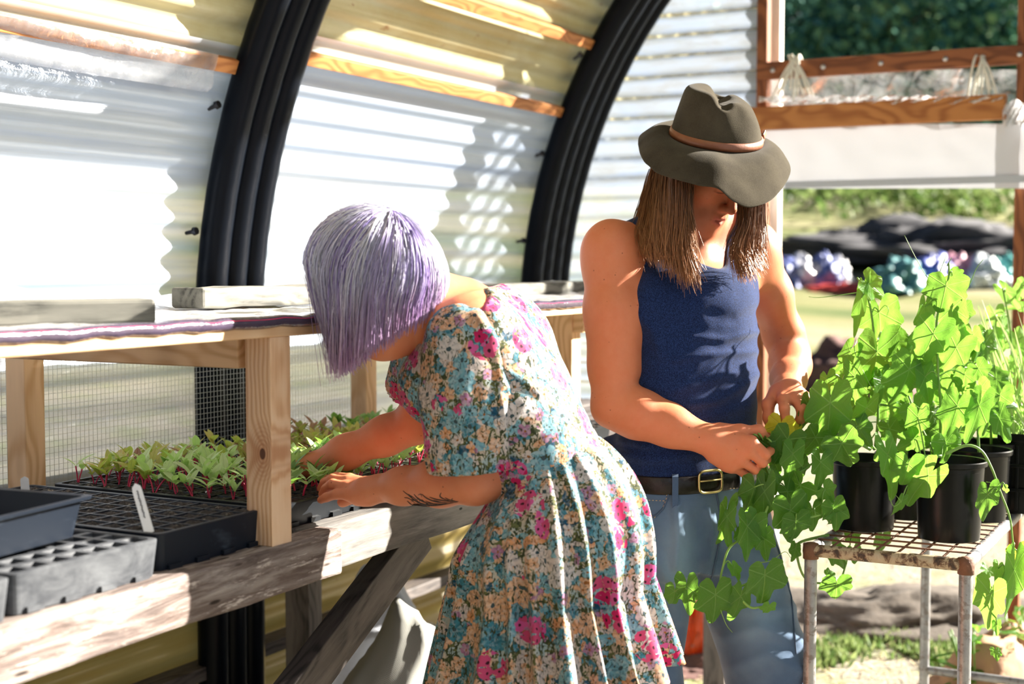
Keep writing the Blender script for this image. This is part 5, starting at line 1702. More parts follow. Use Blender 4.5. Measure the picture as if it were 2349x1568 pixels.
angs = [math.atan2((p - bC).dot(hQ), (p - bC).dot(hS)) for p in ep]
rows = []
for k in range(13):
    t = k / 12
    row = []
    for p, a in zip(ep, angs):
        q = hatp(a, .096, .1055, .002)
        m_ = q + (p - q) * t
        out = (q - bC).normalized()
        m_ = m_ + hA * (.020 * math.sin(math.pi * t) * (1 if (p - q).dot(hA) < 0 else -1.1)) 
        m_ = m_ + hA * .0035 * mnoise.noise(m_ * 22) * t
        row.append(m_)
    rows.append(row)
mb = MB(); mb.grid(rows, closed=True)
brim = mb.build('brim', M['felt'], hat, smooth=True, solid=.0032)
md = brim.modifiers.new('round', 'SUBSURF'); md.levels = 1; md.render_levels = 1
rows = []
for h, g in ((.006, .0005), (.0055, .004), (.012, .0050), (.021, .0038), (.0225, .0005)):
    rows.append([hatp(2 * math.pi * i / NA, .0985 - h * .09 + g, .108 - h * .12 + g, h) for i in range(NA)])
mb = MB(); mb.grid(rows, closed=True); band = mb.build('hat_band', M['band'], hat, smooth=True); band['label'] = 'brown leather band'
mb = MB(); q = hatp(math.radians(12), .103, .112, .014)
mb.box(q, (.022, .006, .016), Matrix.Rotation(.5, 3, 'Y')); mb.box(q + hA * .010 + hS * .004, (.012, .004, .018), Matrix.Rotation(.9, 3, 'Y')); mb.build('band_knot', M['band'], hat, bevel=.001)
# hair
gl = [[P(1498, 392, 3.20), P(1476, 460, 3.17), P(1462, 530, 3.12), P(1478, 600, 3.05)],
      [P(1505, 394, 3.12), P(1490, 465, 3.08), P(1478, 540, 3.02), P(1496, 585, 2.99)],
      [P(1522, 402, 3.02), P(1514, 480, 2.99), P(1516, 555, 2.965), P(1530, 605, 2.955)],
      [P(1546, 408, 2.97), P(1546, 485, 2.955), P(1548, 560, 2.945), P(1556, 622, 2.94)],
      [P(1568, 414, 2.955), P(1570, 490, 2.945), P(1572, 570, 2.935), P(1592, 655, 2.935)],
      [P(1580, 418, 2.962), P(1578, 470, 2.955), P(1580, 530, 2.945), P(1578, 620, 2.938)]]
gr = [[P(1700, 462, 3.005), P(1700, 510, 2.99), P(1682, 570, 2.98), P(1694, 612, 2.978)],
      [P(1718, 468, 3.00), P(1714, 525, 2.985), P(1702, 585, 2.978), P(1712, 636, 2.98)],
      [P(1736, 470, 3.03), P(1734, 535, 3.01), P(1728, 585, 3.0), P(1736, 620, 3.01)],
      [P(1748, 462, 3.09), P(1750, 520, 3.07), P(1748, 565, 3.05), P(1742, 605, 3.04)]]
gb = [[P(1505, 390, 3.26), P(1490, 450, 3.27), P(1480, 520, 3.28), P(1490, 600, 3.28)], [P(1600, 380, 3.30), P(1600, 450, 3.31), P(1600, 520, 3.32), P(1600, 610, 3.33)], [P(1740, 440, 3.2), P(1745, 500, 3.24), P(1742, 560, 3.26), P(1735, 600, 3.28)]]
s1 = np.concatenate([guide_hair([gl], 2600, 16, 1, .0042, .34, .011), guide_hair([gr], 1500, 16, 2, .0038, .36, .010), guide_hair([gb], 800, 16, 3, .006, .3, .01)])
rs = np.random.RandomState(9)
cA_, cB_ = np.array([.026, .010, .005]), np.array([.36, .16, .065])
tt = np.linspace(0, 1, 16)[None, :, None]
rn = rs.rand(len(s1), 1, 1)
colh = (cA_ + (cB_ - cA_) * np.clip(.15 + rn * .35 + tt ** 1.5 * .6, 0, 1))
strands('hair', s1, np.linspace(.00075, .00035, 16), colh, M['hair'], man)
# ------------------------------------------------------------------ the woman bending over the trays
wom = thing('person', (P(1270, 1150, 2.49).x, P(1270, 1150, 2.49).y, 0), 'person with a lilac bob in a floral dress, bending over the seedling trays', 'person')
W0, N0 = P(1250, 1064, 2.50), P(1050, 700, 2.53)
wA = (N0 - W0).normalized()
wFh = CAMV(-.955, -.295, 0)
wF = (wFh - wA * wFh.dot(wA)).normalized(); wS = wA.cross(wF)     # wS: her left, towards the viewer
wt = [(P(1285, 1135, 2.49), .122, .090), (P(1250, 1064, 2.50), .122, .092), (P(1206, 986, 2.50), .128, .098), (P(1163, 908, 2.51), .142, .105), (P(1113, 828, 2.52), .152, .102), (P(1078, 768, 2.53), .146, .088), (P(1054, 716, 2.53), .092, .066)]
LS, RS = P(1062, 778, 2.42), P(1000, 762, 2.66)
LE, LW = P(1090, 1098, 2.42), P(872, 1119, 2.55)
RE, RW = P(958, 968, 2.74), P(722, 1067, 2.80)
hF = CAMV(-.78, -.10, -.62).normalized(); hU = CAMV(-.60, .10, .79); hU = (hU - hF * hU.dot(hF)).normalized(); hL = hU.cross(hF); HR = (hL, hF, hU)
hC = P(858, 652, 2.45)
def H(x, y, z): return hC + hL * x + hF * y + hU * z
pts = [P(x, y, Y) for x in (600, 1420) for y in (480, 1250) for Y in (2.3, 2.9)]
lo = [min(p[i] for p in pts) for i in range(3)]; hi = [max(p[i] for p in pts) for i in range(3)]
fb = Field(lo, hi, .0032)
def wtrunk(f, g=0.0):
    f.tube(wt, wS, wF, wA, k=.02, grow=g, p=2.2)
    for sh in (LS, RS): f.cap(sh, P(1045, 725, 2.53), .040 + g, .045 + g, k=.05)
    for sx in (-1, 1): f.ell(P(1113, 828, 2.52) + wF * .085 + wS * (.07 * sx), (.06 + g, .05 + g, .06 + g), (wS, wF, wA), k=.04)
    for sx in (-1, 1): f.ell(P(1095, 790, 2.53) - wF * .065 + wS * (.075 * sx), (.05 + g, .03 + g, .06 + g), (wS, wF, wA), k=.05)
wtrunk(fb)
fb.chain([P(1052, 712, 2.53), P(985, 690, 2.50), H(0, -.02, -.07)], [.058, .050, .050], k=.03)
fb.ell(H(0, -.012, .03), (.074, .093, .088), HR, k=.02); fb.ell(H(0, .03, -.035), (.058, .058, .085), HR, k=.03); fb.ell(H(0, .045, -.088), (.040, .040, .03), HR, k=.03)
fb.cap(H(0, .088, .0), H(0, .108, -.035), .007, .010, k=.012)
fb.chain([H(-.02, .086, -.073), H(0, .096, -.073), H(.02, .086, -.073)], [.004, .008, .004], k=.006)
for sx in (-1, 1):
    fb.ell(H(sx * .075, -.01, -.012), (.009, .018, .029), HR, k=.01)
    fb.ell(H(sx * .030, .092, -.006), (.017, .014, .012), HR, k=.015, op='sub'); fb.ell(H(sx * .031, .071, -.006), (.014, .013, .012), HR, k=.004)
fb.ell(LS, (.052, .052, .06), None, k=.04); fb.ell(RS, (.052, .052, .06), None, k=.04)
fb.chain([LS, LS + (LE - LS) * .5, LE], [.046, .046, .040], k=.03)
fb.chain([LE, LE + (LW - LE) * .35, LE + (LW - LE) * .75, LW], [.038, .0385, .029, .0235], k=.03)
fb.chain([RS, RS + (RE - RS) * .5, RE], [.046, .043, .037], k=.03)
fb.chain([RE, RE + (RW - RE) * .3, RE + (RW - RE) * .7, RW], [.0345, .0345, .030, .0255], k=.03)
# near hand resting on the tray edge
fb.chain([LW, P(838, 1121, 2.565)], [.0235, .0235], k=.012)
nk_ = [P(797, 1133, 2.565), P(795, 1117, 2.585), P(797, 1105, 2.605), P(802, 1098, 2.622)]
for i, q in enumerate(nk_): fb.cap(P(845, 1128 - 5 * i, 2.563 + .010 * i), q, .0125, .0105, k=.014)
fb.cap(P(846, 1140, 2.56), P(822, 1142, 2.565), .014, .012, k=.02)
fb.chain([nk_[0], P(771, 1133, 2.575), P(749, 1140, 2.59), P(736, 1146, 2.60)], [.0105, .0092, .0084, .0072], k=.004)
fb.chain([nk_[1], P(763, 1110, 2.598), P(748, 1120, 2.615), P(739, 1133, 2.625)], [.011, .0098, .0088, .0076], k=.004)
fb.chain([nk_[2], P(762, 1099, 2.625), P(745, 1106, 2.64), P(736, 1120, 2.65)], [.011, .0098, .0088, .0076], k=.004)
fb.chain([nk_[3], P(772, 1094, 2.65), P(752, 1099, 2.665), P(742, 1110, 2.675)], [.0108, .0096, .0086, .0075], k=.004)
fb.chain([P(838, 1130, 2.60), P(806, 1140, 2.615), P(790, 1148, 2.62), P(784, 1152, 2.622)], [.014, .0110, .0095, .0082], k=.008)
# far hand among the seedlings, behind the post
fb.chain([RW, P(692, 1070, 2.815)], [.0255, .0245], k=.012)
fk = [P(650, 1080, 2.80), P(648, 1072, 2.82), P(648, 1064, 2.84), P(652, 1058, 2.86)]
for i, q in enumerate(fk): fb.cap(P(694, 1072 - 3 * i, 2.81 + .008 * i), q, .0125, .0105, k=.014)
for i, q in enumerate(fk):
    d = CAMV(-.030, 0, -.006 + .004 * i)
    fb.chain([q, q + d, q + d * 1.6 + UP * -.018, q + d * 1.8 + UP * -.036], [.0108, .0096, .0086, .0075], k=.004)
fb.chain([P(690, 1082, 2.80), P(668, 1094, 2.79), P(650, 1100, 2.79)], [.013, .0105, .0082], k=.008)
Vb, Qb = fb.verts()
HRp, HLp = P(1285, 1190, 2.55), P(1285, 1190, 2.43)
gz = Vector((1, 1, 0))
KR, KL = HRp * 1, HLp * 1
KR.z = KL.z = .50; AR_, AL_ = HRp * 1, HLp * 1; AR_.z = AL_.z = .085
f2 = Field((min(HRp.x, HLp.x) - .3, min(HRp.y, HLp.y) - .3, -.01), (max(HRp.x, HLp.x) + .3, max(HRp.y, HLp.y) + .35, HRp.z + .14), .007)
for a, b, c in ((HRp, KR, AR_), (HLp, KL, AL_)):
    f2.chain([a, b, c], [.066, .050, .037], k=.04)
    f2.ell(b + (c - b) * .3 - wFh * .012, (.05, .05, .11), None, k=.03)
    f2.cap(c - wFh * .04 + Vector((0, 0, -.045)), c + wFh * .13 + Vector((0, 0, -.06)), .034, .024, k=.03)
f2.ell(P(1285, 1160, 2.49), (.125, .095, .09), (wS, wFh, UP), k=.03)
Vl, Ql = f2.verts()
me = join_mesh('body', [(Vb, Qb), (Vl, Ql)])
wbody = link('body', me, M['skin_w'], wom, smooth=True)
mk = np.zeros((len(me.vertices), 4), dtype=np.float32); skin_marks(me, mk)
# tattoo on the forearm and a curl by the sleeve
bpy.context.view_layer.update()
bvw = bvh_of(wbody)
m_tat = simple('tattoo_ink', (.030, .020, .020), .5)
mb = MB()
def ink(pts, r):
    sp = spline([Vector((640 + x / 4.517, 980 + y / 4.517, 0)) for x, y in pts], 5)
    q = [on_surface(bvw, p.x, p.y, .00025) for p in sp]
    q = [p for p in q if p is not None]
    if len(q) > 2:
        rr = [r * (.35 + .65 * math.sin(math.pi * min(1, (i + 1) / (len(q))))) for i in range(len(q))]
        mb.tube(q, rr, 5)
for pts, r in (([(1285, 655), (1330, 690), (1390, 720), (1450, 770)], .0010), ([(1300, 725), (1350, 735), (1420, 790)], .0010), ([(1345, 690), (1400, 745), (1500, 790), (1640, 800)], .0013), ([(1400, 690), (1440, 730), (1540, 780), (1700, 790)], .0013), ([(1480, 690), (1540, 735), (1640, 770), (1780, 775)], .0014), ([(1560, 720), (1640, 745), (1750, 760), (1860, 765)], .0014),
               ([(1680, 675), (1668, 710), (1700, 735), (1760, 755)], .0012), ([(1720, 725), (1760, 745), (1800, 755)], .0010), ([(1800, 735), (1790, 750), (1840, 765)], .0010), ([(1330, 760), (1380, 800), (1470, 815), (1560, 818)], .0012), ([(1350, 740), (1440, 765), (1470, 800)], .0009), ([(1370, 770), (1430, 740), (1460, 760), (1410, 800)], .0008),
               ([(1480, 745), (1560, 800), (1680, 805)], .0010), ([(1600, 750), (1700, 775), (1800, 772)], .0010), ([(1440, 700), (1470, 690), (1480, 720)], .0008), ([(1420, 720), (1500, 770), (1600, 790)], .0011), ([(1520, 760), (1620, 790), (1740, 785)], .0012), ([(1390, 790), (1480, 800), (1600, 808)], .0012),
               ([(1340, 700), (1420, 760), (1520, 800), (1620, 805), (1740, 790), (1850, 768)], .0016)): ink(pts, r)
if mb.v: o = mb.build('tattoo', m_tat, wom, smooth=True); o['label'] = 'dark feathery forearm tattoo'

mb = MB(); ink([(2060, 430), (2020, 440), (1975, 455), (1970, 470), (2000, 475), (2010, 450)], .0010)
if mb.v: o = mb.build('tattoo', m_tat, wom, smooth=True); o['label'] = 'small curl tattoo below the sleeve'
# dress: bodice
fd = Field(lo, hi, .0034)
wtrunk(fd, .008)
fd.folds([([(1205, 930), (1170, 970), (1160, 1010)], 10, .004), ([(1240, 900), (1200, 870), (1160, 850)], 12, .004), ([(1230, 1000), (1280, 985), (1340, 960)], 10, .003), ([(1110, 700), (1180, 760), (1250, 840)], 14, .003)], w=.02)
fd.rough(16, .0025, 3.0, .02)
fd.plane(W0 - wA * .012, -wA)
a_, b_, c_ = P(1108, 645, 2.535), P(938, 765, 2.53), P(1035, 742, 2.42)
nn = (b_ - a_).cross(c_ - a_).normalized()
if nn.dot(wA) < 0: nn = -nn
fd.plane(a_, nn)
dress = link('dress', fd.mesh('dress', 1), M['floral'], wom, smooth=True)
dress['label'] = 'floral cotton dress'
# waistband
rows = []
for h, g in ((-.016, .006), (-.014, .0115), (.012, .0115), (.014, .006)):
    rows.append([W0 + wA * h + wS * ((.122 + g) * math.cos(a)) + wF * ((.092 + g) * math.sin(a)) for a in [2 * math.pi * i / 90 for i in range(90)]])
mb = MB(); mb.grid(rows, closed=True); mb.build('waistband', M['floral'], dress, smooth=True)
# sleeves
def sleeve(sh, el, t1, r0, r1, folds, seed):
    ax = (el - sh).normalized(); e = sh + (el - sh) * t1
    pad = Vector((.13, .13, .13)); lo_ = [min(sh[i], e[i]) - .13 for i in range(3)]; hi_ = [max(sh[i], e[i]) + .13 for i in range(3)]
    f = Field(lo_, hi_, .0032)
    f.chain([sh - ax * .005, sh + (e - sh) * .45, e + ax * .03], [r0, (r0 + r1) / 2 + .004, r1], k=.02)
    f.folds(folds, w=.025)
    f.rough(18, .004, seed, .02); f.rough(45, .0012, seed, .02)
    # gathers just above the hem
    idx = np.argwhere(f.near(.02)); p = idx * f.h + f.lo
    rel = p - npv(e); t = rel @ npv(ax); ang = np.arctan2(rel @ npv(ax.orthogonal().normalized()), rel @ npv(ax.cross(ax.orthogonal()).normalized()))
    f.f[idx[:, 0], idx[:, 1], idx[:, 2]] -= (.0022 * np.sin(ang * 26 + 2 * np.sin(ang * 5)) * np.exp(-((t + .018) / .03) ** 2)).astype(np.float32)
    f.plane(e, ax)
    link('sleeve', f.mesh('sleeve', 1), M['floral'], dress, smooth=True)
sleeve(LS + wA * .0 + CAMV(.002, .0, -.008), P(1092, 1098, 2.42), .925, .071, .080, [([(1100, 725), (1150, 830), (1165, 950), (1165, 1060)], 17, .008), ([(1130, 760), (1185, 850), (1198, 880)], 9, .006), ([(1160, 900), (1180, 980), (1172, 1060)], 8, -.006), ([(1015, 760), (990, 850), (1000, 980)], 12, .003), ([(1060, 740), (1070, 850), (1060, 960)], 14, .003), ([(970, 800), (965, 900), (985, 1040)], 8, .003)], 2.0)
sleeve(RS + CAMV(-.012, 0, 0), RE + CAMV(-.012, 0, .02), .78, .052, .056, [], 5.0)
# skirt
Hc = P(1283, 1640, 2.50)
NP, NT_ = 420, 64
rs_ = random.Random(4)
ph = [rs_.uniform(-.5, .5) for _ in range(64)]
rows = []
def tri(x): return abs((x % 1.0) * 2 - 1)
for j in range(NT_ + 1):
    tj = j / NT_
    row = []
    for i in range(NP):
        a = 2 * math.pi * i / NP           # 0: her left (near), pi/2: front
        back = max(0, -math.sin(a)); 
        t = tj * (1 - .24 * back ** 1.3 + .02 * math.sin(3 * a))
        c = W0 + (Hc - W0) * t
        e = t ** .8
        rs0 = .129 + (.262 - .129) * e + .034 * math.sin(math.pi * min(1, t * 2.2)) * (t < .45)
        rf0 = .099 + (.240 - .099) * e + (.028 if math.sin(a) < 0 else .008) * math.sin(math.pi * min(1, t * 2.2)) * (t < .45)
        w_ = a * 21 / (2 * math.pi)
        wv = w_ + .35 * math.sin(a * 3 + 1) + .22 * mnoise.noise(Vector((a * 2.2, t * 1.1, 2.0))) + .12 * math.sin(a * 7)
        pl = (.5 - .5 * math.cos(2 * math.pi * wv)) ** 1.9
        pl2 = mnoise.noise(Vector((math.cos(a) * 2.3, math.sin(a) * 2.3, t * .7 + 3)))
        amp = (.006 + .062 * t ** 1.0) * (.7 + .6 * mnoise.noise(Vector((math.cos(a) * 1.7, math.sin(a) * 1.7, 8))))
        dr = amp * (pl - .55) + .030 * t * pl2
        Ft = (wF * (1 - min(1, t * 2.5)) + wFh * min(1, t * 2.5)).normalized()
        q = c + wS * ((rs0 + dr) * math.cos(a)) + Ft * ((rf0 + dr) * math.sin(a))
        q = q + UP * (.010 * mnoise.noise(Vector((a * 6, t, 5))) * t)
        row.append(q)
    rows.append(row)
mb = MB(); mb.grid(rows, closed=True, flip=False)
sk = mb.build('skirt', M['floral'], dress, smooth=True, solid=.0012)
# hair: strands fall from the crown and are cut level with the jaw
rs = np.random.RandomState(21)
pole = CAMV(.26, .12, 1.0).normalized(); fr = hF; 
e1 = (fr - pole * fr.dot(pole)).normalized(); e2 = pole.cross(e1)
R_ = np.array([list(hL), list(hF), list(hU)]); rad = np.array([.084, .104, .112])
C_ = np.array(list(hC + hU * .006 - hF * .006)); POL, E1, E2 = (np.array(list(v)) for v in (pole, e1, e2))
gcut = np.array(list(CAMV(.55, 0, -.835).normalized())); DOWN = np.array([0, 0, -1.0])
def ell_pt(th, al, k):
    d = POL * math.cos(th) + (E1 * math.cos(al) + E2 * math.sin(al)) * math.sin(th)
    q = (R_ @ d) / rad
    return C_ + d * (k / math.sqrt(q @ q))
K = 16; N_ = 9000; S_ = []; CL = []
silver, lav, vio, mauve, pale = np.array([.52, .54, .66]), np.array([.40, .33, .58]), np.array([.22, .13, .46]), np.array([.50, .26, .46]), np.array([.82, .81, .88])
hn = rs.rand(64)
for n in range(N_):
    al = rs.rand() * 2 * math.pi
    lift = 1.0 + .02 + .13 * rs.rand()
    th0 = .03 + .95 * rs.rand() ** 1.2
    thr = 1.42 + .12 * rs.randn() * .5 + (.18 if math.cos(al) < -.2 else 0)
    path = []
    sw = .25 * rs.randn() * .4
    for i in range(9):
        f = i / 8
        path.append(ell_pt(th0 + (thr - th0) * f, al + sw * f, lift * (1 + .025 * math.sin(math.pi * f))))
    path = np.array(path)
    tan = path[-1] - path[-2]; tan /= np.linalg.norm(tan)
    inw = -(path[-1] - C_); inw -= DOWN * (inw @ DOWN); inw /= np.linalg.norm(inw) + 1e-9
    p = path[-1].copy(); d = tan.copy(); ext = []
    lim = .098 + .012 * rs.randn() * .6 - (.03 * rs.rand() if rs.rand() < .12 else 0)
    wob = rs.randn(3) * .10
    for i in range(30):
        d = d * .72 + (DOWN + inw * (.06 + .42 * max(0, math.cos(al))) + wob * .7 + np.array(list(hF)) * .04) * .28; d /= np.linalg.norm(d)
        p = p + d * .010; ext.append(p.copy())
    full = np.concatenate([path, np.array(ext)])
    dist = (full - C_) @ gcut
    over = np.where(dist > lim)[0]
    full = full[:max(4, over[0])] if len(over) else full
    s_ = np.linspace(0, 1, K); L0 = np.linspace(0, 1, len(full))
    S_.append(np.stack([np.interp(s_, L0, full[:, q]) for q in range(3)], 1) + rs.randn(3) * .0022)
    g1 = hn[int(al * 9 + 2 * th0) % 64]; g2 = hn[(int(al * 5.3 + 3 * lift * 9) + 17) % 64]
    base = silver * (1 - g1) + lav * g1
    if g2 > .80: base = base * .35 + vio * .65
    if g2 < .22 or rs.rand() < .22: base = base * .4 + pale * .6
    base = base * (.75 + .5 * rs.rand())
    w = np.clip((s_ - .45) / .55, 0, 1)[:, None] * (.45 + .5 * hn[(int(al * 9) + 5) % 64])
    CL.append(base * (1 - w) + mauve * (.8 + .4 * rs.rand()) * w)
strands('hair', np.array(S_), np.linspace(.00075, .0004, K), np.clip(np.array(CL), 0, 1), M['hair'], wom)
# ------------------------------------------------------------------ pipe table with potted vines
ZTB = .905
A = PZ(2215, 1283, ZTB); B = PZ(1862, 1247, ZTB)
ey = Vector((0, 1, 0)); wid = B.y - A.y
xA = (A.x + B.x) / 2
A = Vector((xA, A.y, ZTB)); B = Vector((xA, B.y, ZTB))
LT = 1.16
table = thing('pipe_table', (xA + LT / 2, (A.y + B.y) / 2, 0), 'galvanised pipe table with a wire grid top holding the potted vines', 'table')
print('table', A, B, wid)
rp = .0135
cs_ = [A, B, B + Vector((LT, 0, 0)), A + Vector((LT, 0, 0))]
for i, c in enumerate(cs_):
    mb = MB(); mb.tube([Vector((c.x, c.y, 0)), Vector((c.x, c.y, ZTB - .02))], rp, 14); mb.build('leg', M['galv'], table, smooth=True, auto=40)
    mb = MB(); mb.tube([Vector((c.x, c.y, ZTB - .03)), Vector((c.x, c.y, ZTB + .002))], rp * 1.22, 12)
    mb.lathe((c.x, c.y, ZTB - .010), [(.0, .016), (.010, .014), (.0165, .006), (.0175, -.004), (.0160, -.014)], 14)
    mb.build('corner_joint', M['rust'], table, smooth=True)
for i in range(4):
    a, b = cs_[i], cs_[(i + 1) % 4]
    mb = MB(); mb.tube([a + (b - a) * k / 10 + Vector((0, 0, -.012)) for k in range(11)], rp, 14)
    o = mb.build('top_bar', M['rusty'] if i == 0 else M['galv'], table, smooth=True, auto=40)
    if i == 0: o['label'] = 'rust blotched front bar'
mb = MB()
n = 7
for i in range(1, n): y = A.y + (B.y - A.y) * i / n; mb.tube([(xA, y, ZTB), (xA + LT, y, ZTB)], .0024, 6)
for i in range(1, 21): x = xA + LT * i / 21; mb.tube([(x, A.y, ZTB + .002), (x, B.y, ZTB + .002)], .0024, 6)
mb.build('wire_grid', M['rust'], table, smooth=True)
for a, b in ((cs_[2], cs_[3]), (cs_[0], cs_[3]), (cs_[1], cs_[2])):
    mb = MB(); z = .34; mb.tube([Vector((a.x, a.y, z)), Vector((b.x, b.y, z))], rp * .85, 12); 
    if a is cs_[2]: mb.build('rung', M['galv'], table, smooth=True, auto=40)
rg = random.Random(31)
def pot_parts(t, c, r, h, taper=.86):
    mb = MB()
    mb.lathe(c, [(0, 0.002), (r * taper - .004, 0.002), (r * taper, .004), (r * taper + (r * .97 - r * taper) * .9, h - .014), (r * .97, h - .013), (r + .003, h - .011), (r + .004, h - .002), (r + .002, h), (r - .002, h - .001), (r - .004, h - .02), (r * .93, h - .03)], 40)
    mb.build('pot', M['pot'], t, smooth=True, auto=35)
    mb = MB(); rows = []
    for k in range(9):
        rows.append([Vector(c) + Vector((r * .96 * k / 8 * math.cos(a), r * .96 * k / 8 * math.sin(a), h - .022 + .006 * mnoise.noise(Vector((math.cos(a) * k, math.sin(a) * k, r * 40))))) for a in [2 * math.pi * i / 28 for i in range(28)]])
    mb.grid(rows, closed=True); mb.build('soil', M['soil'], t, smooth=True)
def vine_leaf(mb, uvs, tone, base, tip, wpx, nrm, tn, cup=.12, fold=.15, seed=0, droop=.15):
    """five lobed leaf: base is where the stalk meets the blade, tip its point, nrm the upper side"""
    base, tip = Vector(base), Vector(tip)
    y = tip - base; L = y.length; y = y / L
    n = (nrm - y * nrm.dot(y)).normalized(); x = y.cross(n)
    r2 = random.Random(seed)
    wob = [r2.uniform(-.05, .05) for _ in range(6)]
    wx = wpx / 2
    NA_, NR = 44, 6
    out = []
    for i in range(NA_):
        ph = -math.pi + 2 * math.pi * i / NA_
        ap = abs(ph)
        r = .58 + .42 * math.exp(-(ph / .40) ** 2) + .21 * math.exp(-((ap - 1.12) / .30) ** 2) + .12 * math.exp(-((ap - 2.15) / .45) ** 2)
        r *= 1 - .78 * math.exp(-((ap - math.pi) / .30) ** 2)
        r += .02 * math.sin(ph * 13 + wob[0] * 40) + wob[1] * math.sin(ph * 2) + wob[2] * math.cos(ph * 3)
        out.append((r * math.sin(ph), r * math.cos(ph)))
    mx = max(abs(o[0]) for o in out)
    vs, uv = [], []
    fx = wx / L / mx
    for k in range(NR + 1):
        f = k / NR
        for ox, oy in out:
            a, b = ox * f * fx, oy * f
            rr = math.hypot(a, b)
            z = fold * abs(a) - cup * rr * rr - droop * b * abs(b) + .055 * math.sin(9 * math.atan2(a, b) + seed) * rr ** 2 + .03 * math.sin(17 * a + seed) * rr
            vs.append(base + x * (a * L) + y * (b * L) + n * (z * L)); uv.append((ox * f, oy * f))
    fs = []
    for k in range(NR):
        for i in range(NA_):
            j = (i + 1) % NA_
            q = (k * NA_ + i, k * NA_ + j, (k + 1) * NA_ + j, (k + 1) * NA_ + i)
            fs.append(q if k else q[1:] if False else q)
    mb.add(vs, fs); uvs += uv; tone += [tn] * len(vs)
c7 = lambda x, y: (1500 + x / 2.0906, 500 + y / 2.0906)
c8 = lambda x, y: (1450 + x / 2.613, 1000 + y / 2.613)
def vine(label, pot, r, h, stems, leaves, tendrils, name='potted_vine', mleaf='leaf', extra=()):
    """pot: base centre; stems: lists of (px, py, Y); leaves: (bx, by, tx, ty, width px, Y, tone)"""
    t = thing(name, pot, label, 'potted plant', 'potted vines on the pipe table')
    pot_parts(t, pot, r, h)
    st = []
    mb = MB()
    for s in stems:
        pts = spline([P(*q) if not isinstance(q, Vector) else q for q in s], 7)
        st += pts
        mb.tube(pts, [.0034 - .0014 * i / len(pts) for i in range(len(pts))], 7)
    lm, uvs, tone, ly, uy, ty_ = MB(), [], [], MB(), [], []
    for i, (bx, by, tx, ty, w, Y, tn) in enumerate(leaves):
        s_ = hash((bx, by)) % 997
        r2 = random.Random(int(bx * 7 + by))
        Y2 = Y + r2.uniform(-.02, .035)
        k_ = 1.12; tx, ty, w = bx + (tx - bx) * k_, by + (ty - by) * k_, w * 1.22
        b, tp = P(bx, by, Y), P(tx, ty, Y2)
        nrm = CAMV(r2.gauss(.12, .30), 1.0, r2.gauss(.2, .30)).normalized()
        if tn < -.5: vine_leaf(ly, uy, ty_, b, tp, w * Y / FPX, nrm, .5, seed=i)
        else: vine_leaf(lm, uvs, tone, b, tp, w * Y / FPX, nrm, tn, cup=r2.uniform(.02, .2), fold=r2.uniform(-.05, .25), seed=i, droop=r2.uniform(0, .3))
        if st:
            q = min(st, key=lambda p: (p - b).length + .3 * max(0, (p - b).z))
            if (q - b).length < .16:
                md_ = (q + b) / 2 + UP * .012 + CAMV(0, r2.uniform(-.01, .01), 0)
                mb.tube(spline([q, md_, b], 5), .0015, 5)
    for s in tendrils:
        pts = spline([P(*q) for q in s], 6); mb.tube(pts, [.0011 - .0006 * i / len(pts) for i in range(len(pts))], 5)
    mb.build('stem', M['stem'], t, smooth=True)
    me = finish_leaves(lm, 'foliage', uvs, tone); link('foliage', me, M[mleaf], t, smooth=True)
    if ly.v: me = finish_leaves(ly, 'yellow_foliage', uy, ty_); o = link('yellow_foliage', me, M['leaf_yellow'], t, smooth=True); o['label'] = 'yellow dying leaf'
    return t
def L7(bx, by, tx, ty, w, Y, tn=.5):
    a, b = c7(bx, by), c7(tx, ty); return (a[0], a[1], b[0], b[1], w / 2.0906, Y, tn)
def L8(bx, by, tx, ty, w, Y, tn=.4):
    a, b = c8(bx, by), c8(tx, ty); return (a[0], a[1], b[0], b[1], w / 2.613, Y, tn)
S7 = lambda pts, Y: [(*c7(x, y), Y) for x, y in pts]
S8 = lambda pts, Y: [(*c8(x, y), Y) for x, y in pts]
pL = PZ(1982, 1212, ZTB + .004); pR = PZ(2176, 1236, ZTB + .004)
